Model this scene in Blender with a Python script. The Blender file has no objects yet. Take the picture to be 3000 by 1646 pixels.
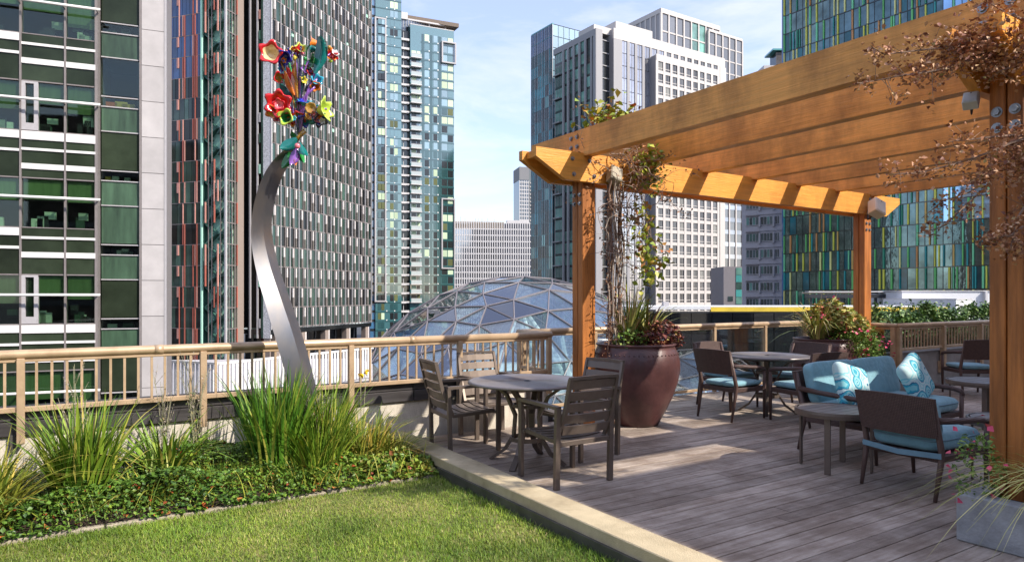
import bpy, math, random
import numpy as np
from mathutils import Vector, Matrix, Euler

# ---------------------------------------------------------------- camera, sky, sun, exposure
SC = bpy.context.scene
COL = SC.collection
CAM_H = 1.5
YAW = math.radians(32.65)
SUN_EL, SUN_AZ = math.radians(39), math.radians(150)      # azimuth clockwise from +Y
cam_d = bpy.data.cameras.new('camera'); cam = bpy.data.objects.new('camera', cam_d); COL.objects.link(cam)
cam_d.lens = 24; cam_d.sensor_width = 36; cam_d.shift_y = 0.015; cam_d.clip_start = 0.1; cam_d.clip_end = 6000
cam.location = (0, 0, CAM_H); cam.rotation_euler = (math.pi/2, 0, -YAW)
SC.camera = cam
world = bpy.data.worlds.new('World'); SC.world = world; world.use_nodes = True
wt = world.node_tree; wt.nodes.clear()
def wn(t): return wt.nodes.new(t)
w_out = wn('ShaderNodeOutputWorld'); w_bg = wn('ShaderNodeBackground'); w_sky = wn('ShaderNodeTexSky')
w_sky.sky_type = 'NISHITA'; w_sky.sun_disc = False; w_sky.sun_elevation = SUN_EL; w_sky.sun_rotation = SUN_AZ
w_sky.air_density = 1.0; w_sky.dust_density = 0.9; w_sky.ozone_density = 1.6
w_bg.inputs['Strength'].default_value = 0.15
# thin high cloud over the whole sky
w_tc = wn('ShaderNodeTexCoord'); w_map = wn('ShaderNodeMapping'); w_map.inputs['Scale'].default_value = (2.2, 2.2, 7.5)
w_map.inputs['Rotation'].default_value = (0.25, 0.1, 0.6)
w_n1 = wn('ShaderNodeTexNoise'); w_n1.inputs['Scale'].default_value = 1.7; w_n1.inputs['Detail'].default_value = 9; w_n1.inputs['Roughness'].default_value = 0.62
w_n1.inputs['Distortion'].default_value = 0.5
w_r = wn('ShaderNodeValToRGB'); w_r.color_ramp.elements[0].position = 0.44; w_r.color_ramp.elements[1].position = 0.80
w_r.color_ramp.elements[0].color = (0, 0, 0, 1); w_r.color_ramp.elements[1].color = (0.75, 0.75, 0.75, 1)
w_mix = wn('ShaderNodeMixRGB'); w_mix.inputs['Color2'].default_value = (3.4, 3.4, 3.6, 1)
w_base = wn('ShaderNodeMixRGB'); w_base.inputs['Fac'].default_value = 0.45; w_base.inputs['Color2'].default_value = (2.0, 2.05, 3.0, 1)   # thin veil over the clear sky
wt.links.new(w_tc.outputs['Generated'], w_map.inputs['Vector']); wt.links.new(w_map.outputs[0], w_n1.inputs['Vector'])
wt.links.new(w_n1.outputs['Fac'], w_r.inputs['Fac']); wt.links.new(w_r.outputs['Color'], w_mix.inputs['Fac'])
wt.links.new(w_sky.outputs[0], w_base.inputs['Color1']); wt.links.new(w_base.outputs[0], w_mix.inputs['Color1'])
wt.links.new(w_mix.outputs[0], w_bg.inputs['Color']); wt.links.new(w_bg.outputs[0], w_out.inputs['Surface'])
sun_d = bpy.data.lights.new('sun', 'SUN'); sun_d.energy = 2.7; sun_d.angle = math.radians(0.53); sun_d.color = (1.0, 0.93, 0.82)
sun = bpy.data.objects.new('sun', sun_d); COL.objects.link(sun)
SUNV = Vector((math.cos(SUN_EL)*math.sin(SUN_AZ), math.cos(SUN_EL)*math.cos(SUN_AZ), math.sin(SUN_EL)))
sun.rotation_euler = (-SUNV).to_track_quat('-Z', 'Y').to_euler(); sun.location = (20, -20, 40)
SC.view_settings.view_transform = 'Standard'; SC.view_settings.look = 'None'
SC.view_settings.exposure = 1.25; SC.view_settings.gamma = 1.0; SC.view_settings.use_curve_mapping = False
SC.render.engine = 'CYCLES'
try:
    SC.cycles.max_bounces = 8; SC.cycles.transparent_max_bounces = 12; SC.cycles.caustics_reflective = False; SC.cycles.caustics_refractive = False
except Exception: pass

rng = random.Random(11); nr = np.random.default_rng(7)
FW = (math.sin(YAW), math.cos(YAW)); RT = (math.cos(YAW), -math.sin(YAW))
def cw(r, f):                       # metres right / ahead of the viewpoint -> plan coordinates
    return (f*FW[0]+r*RT[0], f*FW[1]+r*RT[1])
def pd(px, D):                      # bearing of a photo column at distance D ahead
    return cw((px-1500)/2000*D, D)
def zz(py, D): return CAM_H+(868-py)/2000*D

# ---------------------------------------------------------------- materials
MATS = {}
def M(name, col, rough=0.6, metal=0.0, var=0.12, scale=6.0, stretch=(1, 1, 1), bump=0.0, bscale=60.0, ior=1.45, coat=0.0, rnd=0.0, col2=None, alpha=None, sheen=0.0, attr=None, huevar=0.0, local=False, detail=5, stain=None):
    if name in MATS: return MATS[name]
    m = bpy.data.materials.new(name); m.use_nodes = True; t = m.node_tree; N = t.nodes; L = t.links
    b = N['Principled BSDF']
    b.inputs['Roughness'].default_value = rough; b.inputs['Metallic'].default_value = metal; b.inputs['IOR'].default_value = ior
    b.inputs['Coat Weight'].default_value = coat; b.inputs['Coat Roughness'].default_value = 0.08
    if sheen: b.inputs['Sheen Weight'].default_value = sheen
    if local: vec = N.new('ShaderNodeTexCoord').outputs['Object']
    else: vec = N.new('ShaderNodeNewGeometry').outputs['Position']
    mp = N.new('ShaderNodeMapping'); mp.inputs['Scale'].default_value = stretch; L.new(vec, mp.inputs['Vector'])
    ns = N.new('ShaderNodeTexNoise'); ns.inputs['Scale'].default_value = scale; ns.inputs['Detail'].default_value = detail; ns.inputs['Roughness'].default_value = 0.6
    L.new(mp.outputs[0], ns.inputs['Vector'])
    c = None
    if attr:                          # list of (position, colour): each leaf or blade carries its own number
        at = N.new('ShaderNodeAttribute'); at.attribute_name = 'rnd'
        rp = N.new('ShaderNodeValToRGB'); e = rp.color_ramp.elements
        while len(e) < len(attr): e.new(0.5)
        for i, (p, k) in enumerate(attr): e[i].position = p; e[i].color = (*k, 1)
        L.new(at.outputs['Fac'], rp.inputs['Fac']); c = rp.outputs['Color']
    elif col2 is not None:
        rp = N.new('ShaderNodeValToRGB'); e = rp.color_ramp.elements
        e[0].position = 0.36; e[0].color = (*col, 1); e[1].position = 0.64; e[1].color = (*col2, 1)
        L.new(ns.outputs['Fac'], rp.inputs['Fac']); c = rp.outputs['Color']
    hs = N.new('ShaderNodeHueSaturation')
    if c is None: hs.inputs['Color'].default_value = (*col, 1)
    else: L.new(c, hs.inputs['Color'])
    mr = N.new('ShaderNodeMapRange'); mr.inputs['From Min'].default_value = 0.3; mr.inputs['From Max'].default_value = 0.7
    mr.inputs['To Min'].default_value = 1-var; mr.inputs['To Max'].default_value = 1+var; L.new(ns.outputs['Fac'], mr.inputs['Value'])
    val = mr.outputs[0]
    if rnd or huevar:
        oi = N.new('ShaderNodeObjectInfo')
        if rnd:
            m2 = N.new('ShaderNodeMapRange'); m2.inputs['To Min'].default_value = 1-rnd; m2.inputs['To Max'].default_value = 1+rnd; L.new(oi.outputs['Random'], m2.inputs['Value'])
            mu = N.new('ShaderNodeMath'); mu.operation = 'MULTIPLY'; L.new(val, mu.inputs[0]); L.new(m2.outputs[0], mu.inputs[1]); val = mu.outputs[0]
        if huevar:
            m3 = N.new('ShaderNodeMapRange'); m3.inputs['To Min'].default_value = 0.5-huevar; m3.inputs['To Max'].default_value = 0.5+huevar; L.new(oi.outputs['Random'], m3.inputs['Value']); L.new(m3.outputs[0], hs.inputs['Hue'])
    L.new(val, hs.inputs['Value']); fin = hs.outputs[0]
    if stain:                         # weather marks: (scale, stretch, darkest factor, share covered)
        sm = N.new('ShaderNodeMapping'); sm.inputs['Scale'].default_value = stain[1]; L.new(vec, sm.inputs['Vector'])
        sn = N.new('ShaderNodeTexNoise'); sn.inputs['Scale'].default_value = stain[0]; sn.inputs['Detail'].default_value = 8; sn.inputs['Roughness'].default_value = 0.65; L.new(sm.outputs[0], sn.inputs['Vector'])
        sr = N.new('ShaderNodeValToRGB'); k = stain[2]; sr.color_ramp.elements[0].position = 0.30+stain[3]*0.2; sr.color_ramp.elements[0].color = (k, k*.96, k*.92, 1); sr.color_ramp.elements[1].position = 0.52+stain[3]*0.2; sr.color_ramp.elements[1].color = (1.06, 1.06, 1.06, 1)
        L.new(sn.outputs['Fac'], sr.inputs['Fac']); sx = N.new('ShaderNodeMixRGB'); sx.blend_type = 'MULTIPLY'; sx.inputs['Fac'].default_value = 1; L.new(fin, sx.inputs['Color1']); L.new(sr.outputs['Color'], sx.inputs['Color2']); fin = sx.outputs[0]
    L.new(fin, b.inputs['Base Color'])
    if bump:
        n2 = N.new('ShaderNodeTexNoise'); n2.inputs['Scale'].default_value = bscale; n2.inputs['Detail'].default_value = 4; L.new(mp.outputs[0], n2.inputs['Vector'])
        bp = N.new('ShaderNodeBump'); bp.inputs['Strength'].default_value = bump; bp.inputs['Distance'].default_value = 0.02
        L.new(n2.outputs['Fac'], bp.inputs['Height']); L.new(bp.outputs[0], b.inputs['Normal'])
    MATS[name] = m
    return m
def GLASS(name, tint, refl=0.25, rough=0.02, wav=0.0, pvar=0.0):
    m = bpy.data.materials.new(name); m.use_nodes = True; t = m.node_tree; N = t.nodes; L = t.links
    N.remove(N['Principled BSDF']); out = N['Material Output']
    tr = N.new('ShaderNodeBsdfTransparent'); tr.inputs['Color'].default_value = (*tint, 1)
    gl = N.new('ShaderNodeBsdfGlossy'); gl.inputs['Roughness'].default_value = rough; gl.inputs['Color'].default_value = (0.95, 0.97, 1, 1)
    lw = N.new('ShaderNodeLayerWeight'); lw.inputs['Blend'].default_value = 0.35
    mr = N.new('ShaderNodeMapRange'); mr.inputs['To Min'].default_value = refl; mr.inputs['To Max'].default_value = min(1, refl+0.55)
    L.new(lw.outputs['Fresnel'], mr.inputs['Value'])
    fac = mr.outputs[0]
    if pvar:                         # panes differ a little in coating
        oi = N.new('ShaderNodeObjectInfo'); m2 = N.new('ShaderNodeMapRange'); m2.inputs['To Min'].default_value = 1-pvar; m2.inputs['To Max'].default_value = 1+pvar; L.new(oi.outputs['Random'], m2.inputs['Value'])
        mu = N.new('ShaderNodeMath'); mu.operation = 'MULTIPLY'; mu.use_clamp = True; L.new(fac, mu.inputs[0]); L.new(m2.outputs[0], mu.inputs[1]); fac = mu.outputs[0]
    mx = N.new('ShaderNodeMixShader'); L.new(fac, mx.inputs['Fac']); L.new(tr.outputs[0], mx.inputs[1]); L.new(gl.outputs[0], mx.inputs[2]); L.new(mx.outputs[0], out.inputs['Surface'])
    if wav:
        n2 = N.new('ShaderNodeTexNoise'); n2.inputs['Scale'].default_value = wav; g = N.new('ShaderNodeNewGeometry'); L.new(g.outputs['Position'], n2.inputs['Vector'])
        bp = N.new('ShaderNodeBump'); bp.inputs['Strength'].default_value = 0.15; bp.inputs['Distance'].default_value = 0.05; L.new(n2.outputs['Fac'], bp.inputs['Height']); L.new(bp.outputs[0], gl.inputs['Normal'])
    MATS[name] = m; return m

# ---------------------------------------------------------------- scene helpers
def thing(name, label, cat, loc=(0, 0, 0), rz=0.0, group=None):
    o = bpy.data.objects.new(name, None); COL.objects.link(o); o.empty_display_size = 0.2
    o.location = loc; o.rotation_euler = (0, 0, rz); o['label'] = label; o['category'] = cat
    if group: o['group'] = group
    return o
def tag(o, label, cat, group=None):
    o['label'] = label; o['category'] = cat
    if group: o['group'] = group
    return o
def mesh_from(name, V, F, mats, fm=None, smooth=False):
    me = bpy.data.meshes.new(name); me.from_pydata([tuple(v) for v in V], [], F)
    for k in (mats if isinstance(mats, (list, tuple)) else [mats]): me.materials.append(k)
    if fm: me.polygons.foreach_set('material_index', fm)
    if smooth: me.polygons.foreach_set('use_smooth', [True]*len(me.polygons))
    me.update(); return me
def link(name, me, parent=None, loc=(0, 0, 0), kind=None):
    o = bpy.data.objects.new(name, me); COL.objects.link(o); o.location = loc
    if parent is not None: o.parent = parent
    if kind: o['kind'] = kind
    return o
class MB:
    def __init__(s): s.V = []; s.F = []; s.m = []; s.cur = 0
    def add(s, V, F):
        o = len(s.V); s.V += [tuple(v) for v in V]; s.F += [tuple(i+o for i in f) for f in F]; s.m += [s.cur]*len(F); return s
    def box(s, x0, x1, y0, y1, z0, z1, R=None, c=None):
        V = [(x, y, z) for z in (z0, z1) for y in (y0, y1) for x in (x0, x1)]
        if R is not None:
            c = Vector(c if c else ((x0+x1)/2, (y0+y1)/2, (z0+z1)/2)); V = [tuple(R @ (Vector(v)-c) + c) for v in V]
        return s.add(V, [(0, 2, 3, 1), (4, 5, 7, 6), (0, 1, 5, 4), (2, 6, 7, 3), (0, 4, 6, 2), (1, 3, 7, 5)])
    def cbox(s, x0, x1, y0, y1, z0, z1, b=0.006, R=None, c=None):
        b = min(b, abs(x1-x0)*.45, abs(y1-y0)*.45, abs(z1-z0)*.45)
        xs, ys, zs = (x0, x1), (y0, y1), (z0, z1); V = []; idx = {}
        for i in (0, 1):
            for j in (0, 1):
                for k in (0, 1):
                    P = (xs[i], ys[j], zs[k]); I = ((1, -1)[i]*b, (1, -1)[j]*b, (1, -1)[k]*b)
                    for a in range(3):
                        v = [P[q]+(I[q] if q != a else 0) for q in range(3)]
                        idx[(i, j, k, a)] = len(V); V.append(v)
        F = []
        def g(a, ijk):
            return idx[(*ijk, a)]
        for a in range(3):
            u, w = [q for q in range(3) if q != a]
            for e in (0, 1):
                q = []
                for (p, r) in ((0, 0), (1, 0), (1, 1), (0, 1)):
                    c3 = [0, 0, 0]; c3[a] = e; c3[u] = p; c3[w] = r; q.append(g(a, c3))
                F.append(tuple(q))
            for p in (0, 1):
                for r in (0, 1):
                    A = [0, 0, 0]; A[u] = p; A[w] = r; B = list(A); B[a] = 1
                    F.append((g(u, A), g(u, B), g(w, B), g(w, A)))
        for i in (0, 1):
            for j in (0, 1):
                for k in (0, 1): F.append(tuple(idx[(i, j, k, a)] for a in range(3)))
        cc = Vector(((x0+x1)/2, (y0+y1)/2, (z0+z1)/2)); FF = []
        for f in F:                                   # outward winding
            p = [Vector(V[i]) for i in f]; n = (p[1]-p[0]).cross(p[2]-p[0]); ce = sum(p, Vector())/len(p)
            FF.append(f if n.dot(ce-cc) > 0 else tuple(reversed(f)))
        if R is not None:
            c = Vector(c if c else cc); V = [tuple(R @ (Vector(v)-c)+c) for v in V]
        return s.add(V, FF)
    def prism(s, poly, axis, a0, a1):                 # polygon in the two other axes (in order), extruded along axis
        n = len(poly); V = []
        for a in (a0, a1):
            for (p, q) in poly:
                V.append({'x': (a, p, q), 'y': (p, a, q), 'z': (p, q, a)}[axis])
        F = [tuple(range(n)), tuple(range(2*n-1, n-1, -1))]+[(i, i+n, (i+1) % n+n, (i+1) % n) for i in range(n)]
        ar = sum(poly[i][0]*poly[(i+1) % n][1]-poly[(i+1) % n][0]*poly[i][1] for i in range(n))
        if (ar > 0) != (axis == 'y'): F = [tuple(reversed(f)) for f in F]
        return s.add(V, F)
    def tube(s, pts, r, n=8, cap=True, sq=None):      # swept tube, radius number or list; sq=(w,h) for a flat section
        P = [Vector(p) for p in pts]; k = len(P); V = []; F = []
        up = None
        for i in range(k):
            d = (P[min(i+1, k-1)]-P[max(i-1, 0)]).normalized()
            if up is None: up = Vector((0, 0, 1)) if abs(d.z) < 0.9 else Vector((1, 0, 0))
            a = d.cross(up).normalized(); b = a.cross(d).normalized(); up = b
            ri = r[i] if isinstance(r, (list, tuple)) else r
            for j in range(n):
                t = 2*math.pi*j/n
                if sq: q = a*(math.copysign(sq[0], math.cos(t+math.pi/4))*ri)+b*(math.copysign(sq[1], math.sin(t+math.pi/4))*ri)
                else: q = a*(math.cos(t)*ri)+b*(math.sin(t)*ri)
                V.append(P[i]+q)
        for i in range(k-1):
            for j in range(n): F.append((i*n+j, i*n+(j+1) % n, (i+1)*n+(j+1) % n, (i+1)*n+j))
        if cap: F.append(tuple(reversed(range(n)))); F.append(tuple((k-1)*n+j for j in range(n)))
        return s.add(V, F)
    def lathe(s, prof, n=32, c=(0, 0, 0), cap=True):
        V = []; F = []; k = len(prof)
        for (r, z) in prof:
            for j in range(n):
                t = 2*math.pi*j/n; V.append((c[0]+r*math.cos(t), c[1]+r*math.sin(t), c[2]+z))
        for i in range(k-1):
            for j in range(n): F.append((i*n+j, i*n+(j+1) % n, (i+1)*n+(j+1) % n, (i+1)*n+j))
        if cap: F.append(tuple(reversed(range(n)))); F.append(tuple((k-1)*n+j for j in range(n)))
        return s.add(V, F)
    def puff(s, cx, cy, cz, sx, sy, sz, e=0.35, n=20, m=14, R=None, ez=0.75):   # cushion: superellipsoid with half sizes
        def pw(v): return math.copysign(abs(v)**e, v)
        V = []; F = []
        for i in range(m+1):
            ph = -math.pi/2+math.pi*i/m
            for j in range(n):
                th = 2*math.pi*j/n
                v = Vector((sx*pw(math.cos(ph))*pw(math.cos(th)), sy*pw(math.cos(ph))*pw(math.sin(th)), sz*math.copysign(abs(math.sin(ph))**ez, math.sin(ph))))
                if R is not None: v = R @ v
                V.append((cx+v.x, cy+v.y, cz+v.z))
        for i in range(m):
            for j in range(n): F.append((i*n+j, i*n+(j+1) % n, (i+1)*n+(j+1) % n, (i+1)*n+j))
        return s.add(V, F)
    def mesh(s, name, mat, smooth=False): return mesh_from(name, s.V, s.F, mat, s.m if isinstance(mat, (list, tuple)) else None, smooth)
    def build(s, name, mat, parent=None, smooth=False, loc=(0, 0, 0), kind=None): return link(name, s.mesh(name, mat, smooth), parent, loc, kind)
_unit = {}
def unit(mat):
    if mat.name not in _unit:
        _unit[mat.name] = MB().box(-.5, .5, -.5, .5, -.5, .5).mesh('block_'+mat.name, mat)
    return _unit[mat.name]
def piece(name, mat, parent, c, s, rz=0.0):
    o = bpy.data.objects.new(name, unit(mat)); COL.objects.link(o); o.location = c; o.scale = s; o.rotation_euler = (0, 0, rz)
    if parent is not None: o.parent = parent
    return o
def under(o, host):
    m = Matrix.LocRotScale(host.location, host.rotation_euler, host.scale)
    o.parent = host; o.matrix_parent_inverse = m.inverted()
class Frame:
    """A facade: s runs to the right as seen from outside, n outward, z up. Pieces beyond 300 of a name are joined."""
    def __init__(f, parent, origin, phi):
        f.p = parent; f.o = origin; f.phi = phi; f.q = {}
    def loc(f, s, n, z):
        b = f.p.location; c, d = math.cos(f.phi), math.sin(f.phi)
        return (f.o[0]+c*s+d*n-b.x, f.o[1]+d*s-c*n-b.y, z-b.z)
    def box(f, name, mat, s0, s1, n0, n1, z0, z1, stuff=False, w=None, host=None):
        e = [abs(s1-s0)*abs(z1-z0) if w is None else w, stuff, mat, f.loc((s0+s1)/2, (n0+n1)/2, (z0+z1)/2), (abs(s1-s0), abs(n1-n0), abs(z1-z0)), f.phi, host, None]
        f.q.setdefault(name, []).append(e); return e
    def flush(*fs, limit=290):
        Q = {}
        for f in fs:
            for k, v in f.q.items(): Q.setdefault(k, []).extend(v)
            f.q = {}
        P = fs[0].p; made = []
        for k, v in Q.items():
            v.sort(key=lambda e: (e[1], -e[0]))
            rest = []
            for i, e in enumerate(v):
                w, st, mat, c, s, ph = e[:6]
                if st or i >= limit: rest.append((mat, c, s, ph))
                else:
                    e[7] = piece(k, mat, P, c, s, ph); made.append(e)
            if rest:
                mb = MB(); mats = []
                for (mat, c, s, ph) in rest:
                    if mat not in mats: mats.append(mat)
                    mb.cur = mats.index(mat)
                    R = Matrix.Rotation(ph, 3, 'Z')
                    mb.box(c[0]-s[0]/2, c[0]+s[0]/2, c[1]-s[1]/2, c[1]+s[1]/2, c[2]-s[2]/2, c[2]+s[2]/2, R)
                mb.build(k+'_row', mats, P, kind='stuff')
        for e in made:                                 # sub-parts move under the part they belong to
            if e[6] is not None and e[6][7] is not None: under(e[7], e[6][7])
def copy_tree(o, parent=None):
    c = o.copy(); COL.objects.link(c)
    if parent is not None: c.parent = parent
    for ch in list(o.children): copy_tree(ch, c)
    return c
def np_mesh(name, V, F, mat, rnd=None, smooth=False):
    me = bpy.data.meshes.new(name); V = np.asarray(V, dtype=np.float32); F = np.asarray(F, dtype=np.int32); k = F.shape[1]
    me.vertices.add(len(V)); me.vertices.foreach_set('co', V.ravel())
    me.loops.add(F.size); me.loops.foreach_set('vertex_index', F.ravel())
    me.polygons.add(len(F)); me.polygons.foreach_set('loop_start', np.arange(len(F), dtype=np.int32)*k)
    me.materials.append(mat)
    if smooth: me.polygons.foreach_set('use_smooth', np.ones(len(F), dtype=bool))
    me.update(calc_edges=True); me.validate()
    if rnd is not None:
        a = me.attributes.new('rnd', 'FLOAT', 'POINT'); a.data.foreach_set('value', np.asarray(rnd, dtype=np.float32))
    return me
def leaf_mesh(name, C, size, mat, up=0.4, droop=0.0, wid=0.55, rnd=None, dirs=None):
    """one folded leaf per centre"""
    C = np.asarray(C, dtype=float); n = len(C); size = np.broadcast_to(np.asarray(size, dtype=float), (n,))
    if dirs is None:
        d = nr.normal(size=(n, 3)); d[:, 2] = d[:, 2]*0.6-droop
    else: d = np.asarray(dirs)+nr.normal(size=(n, 3))*0.35
    d /= np.linalg.norm(d, axis=1)[:, None]+1e-9
    nn = nr.normal(size=(n, 3)); nn[:, 2] = np.abs(nn[:, 2])+up*2
    s = np.cross(d, nn); s /= np.linalg.norm(s, axis=1)[:, None]+1e-9
    nn = np.cross(s, d)
    L = size[:, None]; W = L*wid*0.5
    b = C-d*L*0.5; t = C+d*L*0.5-nn*L*0.12
    l = C-s*W+nn*L*0.10-d*L*0.05; r = C+s*W+nn*L*0.10-d*L*0.05
    V = np.stack([b, l, t, r], axis=1).reshape(-1, 3)
    i = np.arange(n)*4; F = np.concatenate([np.stack([i, i+1, i+2], 1), np.stack([i, i+2, i+3], 1)])
    if rnd is None: rnd = nr.random(n)
    return np_mesh(name, V, F, mat, np.repeat(rnd, 4))
def blade_mesh(name, B, h, lean, width, mat, k=4, az=None, droop=0.35, rnd=None):
    """grass blades: base points, height, sideways reach"""
    B = np.asarray(B, dtype=float); n = len(B)
    h = np.broadcast_to(h, (n,)); lean = np.broadcast_to(lean, (n,)); width = np.broadcast_to(width, (n,))
    if az is None: az = nr.random(n)*2*np.pi
    dx, dy = np.cos(az), np.sin(az); tw = az+np.pi/2+nr.normal(size=n)*0.5; wx, wy = np.cos(tw), np.sin(tw)
    V = np.zeros((n, k+1, 2, 3))
    for i in range(k+1):
        t = i/k; reach = lean*h*(0.35*t+0.65*t*t); zzz = h*(t-droop*lean*t**3)
        w = width*(1-t**2.2)*0.5+width*0.03
        cx = B[:, 0]+dx*reach; cy = B[:, 1]+dy*reach; cz = B[:, 2]+zzz
        for j, sg in enumerate((-1, 1)):
            V[:, i, j, 0] = cx+sg*wx*w; V[:, i, j, 1] = cy+sg*wy*w; V[:, i, j, 2] = cz
    base = np.arange(n)*(k+1)*2; F = []
    for i in range(k): F.append(np.stack([base+2*i, base+2*i+1, base+2*i+3, base+2*i+2], 1))
    if rnd is None: rnd = nr.random(n)
    return np_mesh(name, V.reshape(-1, 3), np.concatenate(F), mat, np.repeat(rnd, (k+1)*2))

# ---------------------------------------------------------------- materials of the terrace
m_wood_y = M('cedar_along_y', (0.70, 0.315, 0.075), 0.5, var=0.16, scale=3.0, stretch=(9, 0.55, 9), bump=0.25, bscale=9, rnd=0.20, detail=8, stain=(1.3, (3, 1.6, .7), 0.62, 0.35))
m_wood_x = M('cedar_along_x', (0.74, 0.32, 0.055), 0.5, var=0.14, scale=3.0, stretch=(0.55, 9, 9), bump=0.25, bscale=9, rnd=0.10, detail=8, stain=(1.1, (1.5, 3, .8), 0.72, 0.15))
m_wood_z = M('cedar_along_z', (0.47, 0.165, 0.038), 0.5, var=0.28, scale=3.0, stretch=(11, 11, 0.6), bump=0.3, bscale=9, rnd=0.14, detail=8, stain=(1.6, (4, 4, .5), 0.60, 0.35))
m_bolt = M('galvanised_bolt', (0.30, 0.31, 0.33), 0.45, metal=0.8, var=0.2, scale=40)
def deck_material():
    m = M('weathered_deck', (0.285, 0.225, 0.178), 0.62, var=0.0, rnd=0.20, bump=0.35, bscale=30, stretch=(1.2, 14, 14), col2=(0.45, 0.385, 0.325), scale=2.2, detail=8)
    t = m.node_tree; N = t.nodes; L = t.links
    hs = [n for n in N if n.type == 'HUE_SAT'][0]; src = hs.outputs[0]; b = N['Principled BSDF']
    g = N.new('ShaderNodeNewGeometry'); n = N.new('ShaderNodeTexNoise'); n.inputs['Scale'].default_value = 1.3; n.inputs['Detail'].default_value = 7; n.inputs['Roughness'].default_value = 0.7
    L.new(g.outputs['Position'], n.inputs['Vector'])
    r = N.new('ShaderNodeValToRGB'); r.color_ramp.elements[0].position = 0.40; r.color_ramp.elements[1].position = 0.62
    r.color_ramp.elements[0].color = (0.66, 0.60, 0.56, 1); r.color_ramp.elements[1].color = (1.22, 1.2, 1.2, 1)
    L.new(n.outputs['Fac'], r.inputs['Fac'])
    mx = N.new('ShaderNodeMixRGB'); mx.blend_type = 'MULTIPLY'; mx.inputs['Fac'].default_value = 1.0
    L.new(src, mx.inputs['Color1']); L.new(r.outputs['Color'], mx.inputs['Color2']); L.new(mx.outputs[0], b.inputs['Base Color'])
    rr = N.new('ShaderNodeMapRange'); rr.inputs['To Min'].default_value = 0.75; rr.inputs['To Max'].default_value = 0.45; L.new(n.outputs['Fac'], rr.inputs['Value']); L.new(rr.outputs[0], b.inputs['Roughness'])
    return m
m_deck = deck_material()
m_dark = M('dark_void', (0.02, 0.018, 0.016), 0.9)
m_kerb = M('sand_concrete', (0.50, 0.41, 0.265), 0.85, var=0.14, scale=5, bump=0.4, bscale=120, stain=(2.0, (1, 1, 1), 0.74, 0.25))
m_kerb.node_tree.nodes['Principled BSDF'].inputs['Specular IOR Level'].default_value = 0.2
m_edging = M('dark_metal_edging', (0.075, 0.07, 0.058), 0.5, var=0.35, scale=6)
m_soil = M('soil', (0.055, 0.036, 0.024), 0.95, var=0.5, scale=14, bump=0.8, bscale=40)
m_turf = M('turf_base', (0.13, 0.16, 0.035), 0.95, var=0.35, scale=5, col2=(0.20, 0.18, 0.06), bump=0.6, bscale=50)
m_stucco = M('white_stucco', (0.62, 0.56, 0.47), 0.9, var=0.10, scale=2.2, bump=0.25, bscale=70, stain=(1.7, (2.5, 2.5, .7), 0.66, 0.3))
m_fascia = M('dark_coping', (0.062, 0.055, 0.055), 0.45, metal=0.2, var=0.35, scale=3, stretch=(.5, 3, 6))
m_rail = M('bronze_rail_paint', (0.50, 0.355, 0.225), 0.40, metal=0.3, var=0.10, scale=6, stain=(3.0, (1, 1, 1), 0.88, 0.1))
m_rail2 = M('shaded_rail_paint', (0.50, 0.355, 0.225), 0.38, metal=0.35, var=0.08, scale=4) if False else m_rail
m_stone = M('edging_stone', (0.34, 0.29, 0.22), 0.85, var=0.25, scale=9, bump=0.4, bscale=50)
m_conc = M('planter_concrete', (0.30, 0.305, 0.31), 0.75, var=0.34, scale=4.5, bump=0.35, bscale=30, detail=9)
m_wallconc = M('grey_concrete_wall', (0.27, 0.25, 0.235), 0.85, var=0.3, scale=2.5, bump=0.3, bscale=40)
m_glass_rail = GLASS('railing_glass', (0.90, 0.95, 0.94), refl=0.07, rough=0.01)
m_blade = M('lawn_blade', (0, 0, 0), 0.55, var=0.32, scale=1.1, attr=[(0.0, (0.085, 0.17, 0.010)), (0.35, (0.16, 0.25, 0.018)), (0.7, (0.24, 0.31, 0.03)), (0.88, (0.36, 0.35, 0.08)), (1.0, (0.44, 0.36, 0.15))])

def struct(o): o['kind'] = 'structure'; return o
def wpart(mb, name, mat, parent, smooth=False, kind=None):     # part built in plan coordinates
    return mb.build(name, mat, parent, smooth, loc=tuple(-parent.location), kind=kind)

# ---------------------------------------------------------------- street far below, lower terrace
m_ground = M('street_asphalt', (0.06, 0.062, 0.066), 0.9, var=0.3, scale=0.08)
struct(MB().add([(-3000, -3000, -26), (3000, -3000, -26), (3000, 3000, -26), (-3000, 3000, -26)], [(0, 1, 2, 3)]).build('ground', m_ground))
# ---------------------------------------------------------------- deck
deck = struct(MB().box(2.95, 17.5, 0.3, 7.36, -0.30, -0.034).build('deck', m_dark, loc=(0, 0, 0)))
y = 0.40; row = 0
while y < 7.28:
    x = 2.957 if y < 6.62 else 4.93
    end = 17.2 if y < 5.65 else 10.82
    first = True
    while x < end-0.05:
        ln = rng.uniform(1.0, 4.2) if first else rng.uniform(2.6, 4.6)
        x1 = min(end, x+ln)
        if end-x1 < 0.8: x1 = end
        piece('plank', m_deck, deck, ((x+x1)/2, y+0.0685, -0.016+rng.uniform(-.0015, .0015)), (x1-x-0.005, 0.1335, 0.030)); x = x1; first = False
    y += 0.142
# lower part of the building under the terrace
struct(MB().box(-12, 17.5, -2, 6.9, -25.9, -0.36).build('building_podium', m_wallconc))
struct(MB().box(4.86, 10.9, 6.9, 7.36, -25.9, -0.36).build('terrace_slab_edge', m_wallconc))
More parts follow.
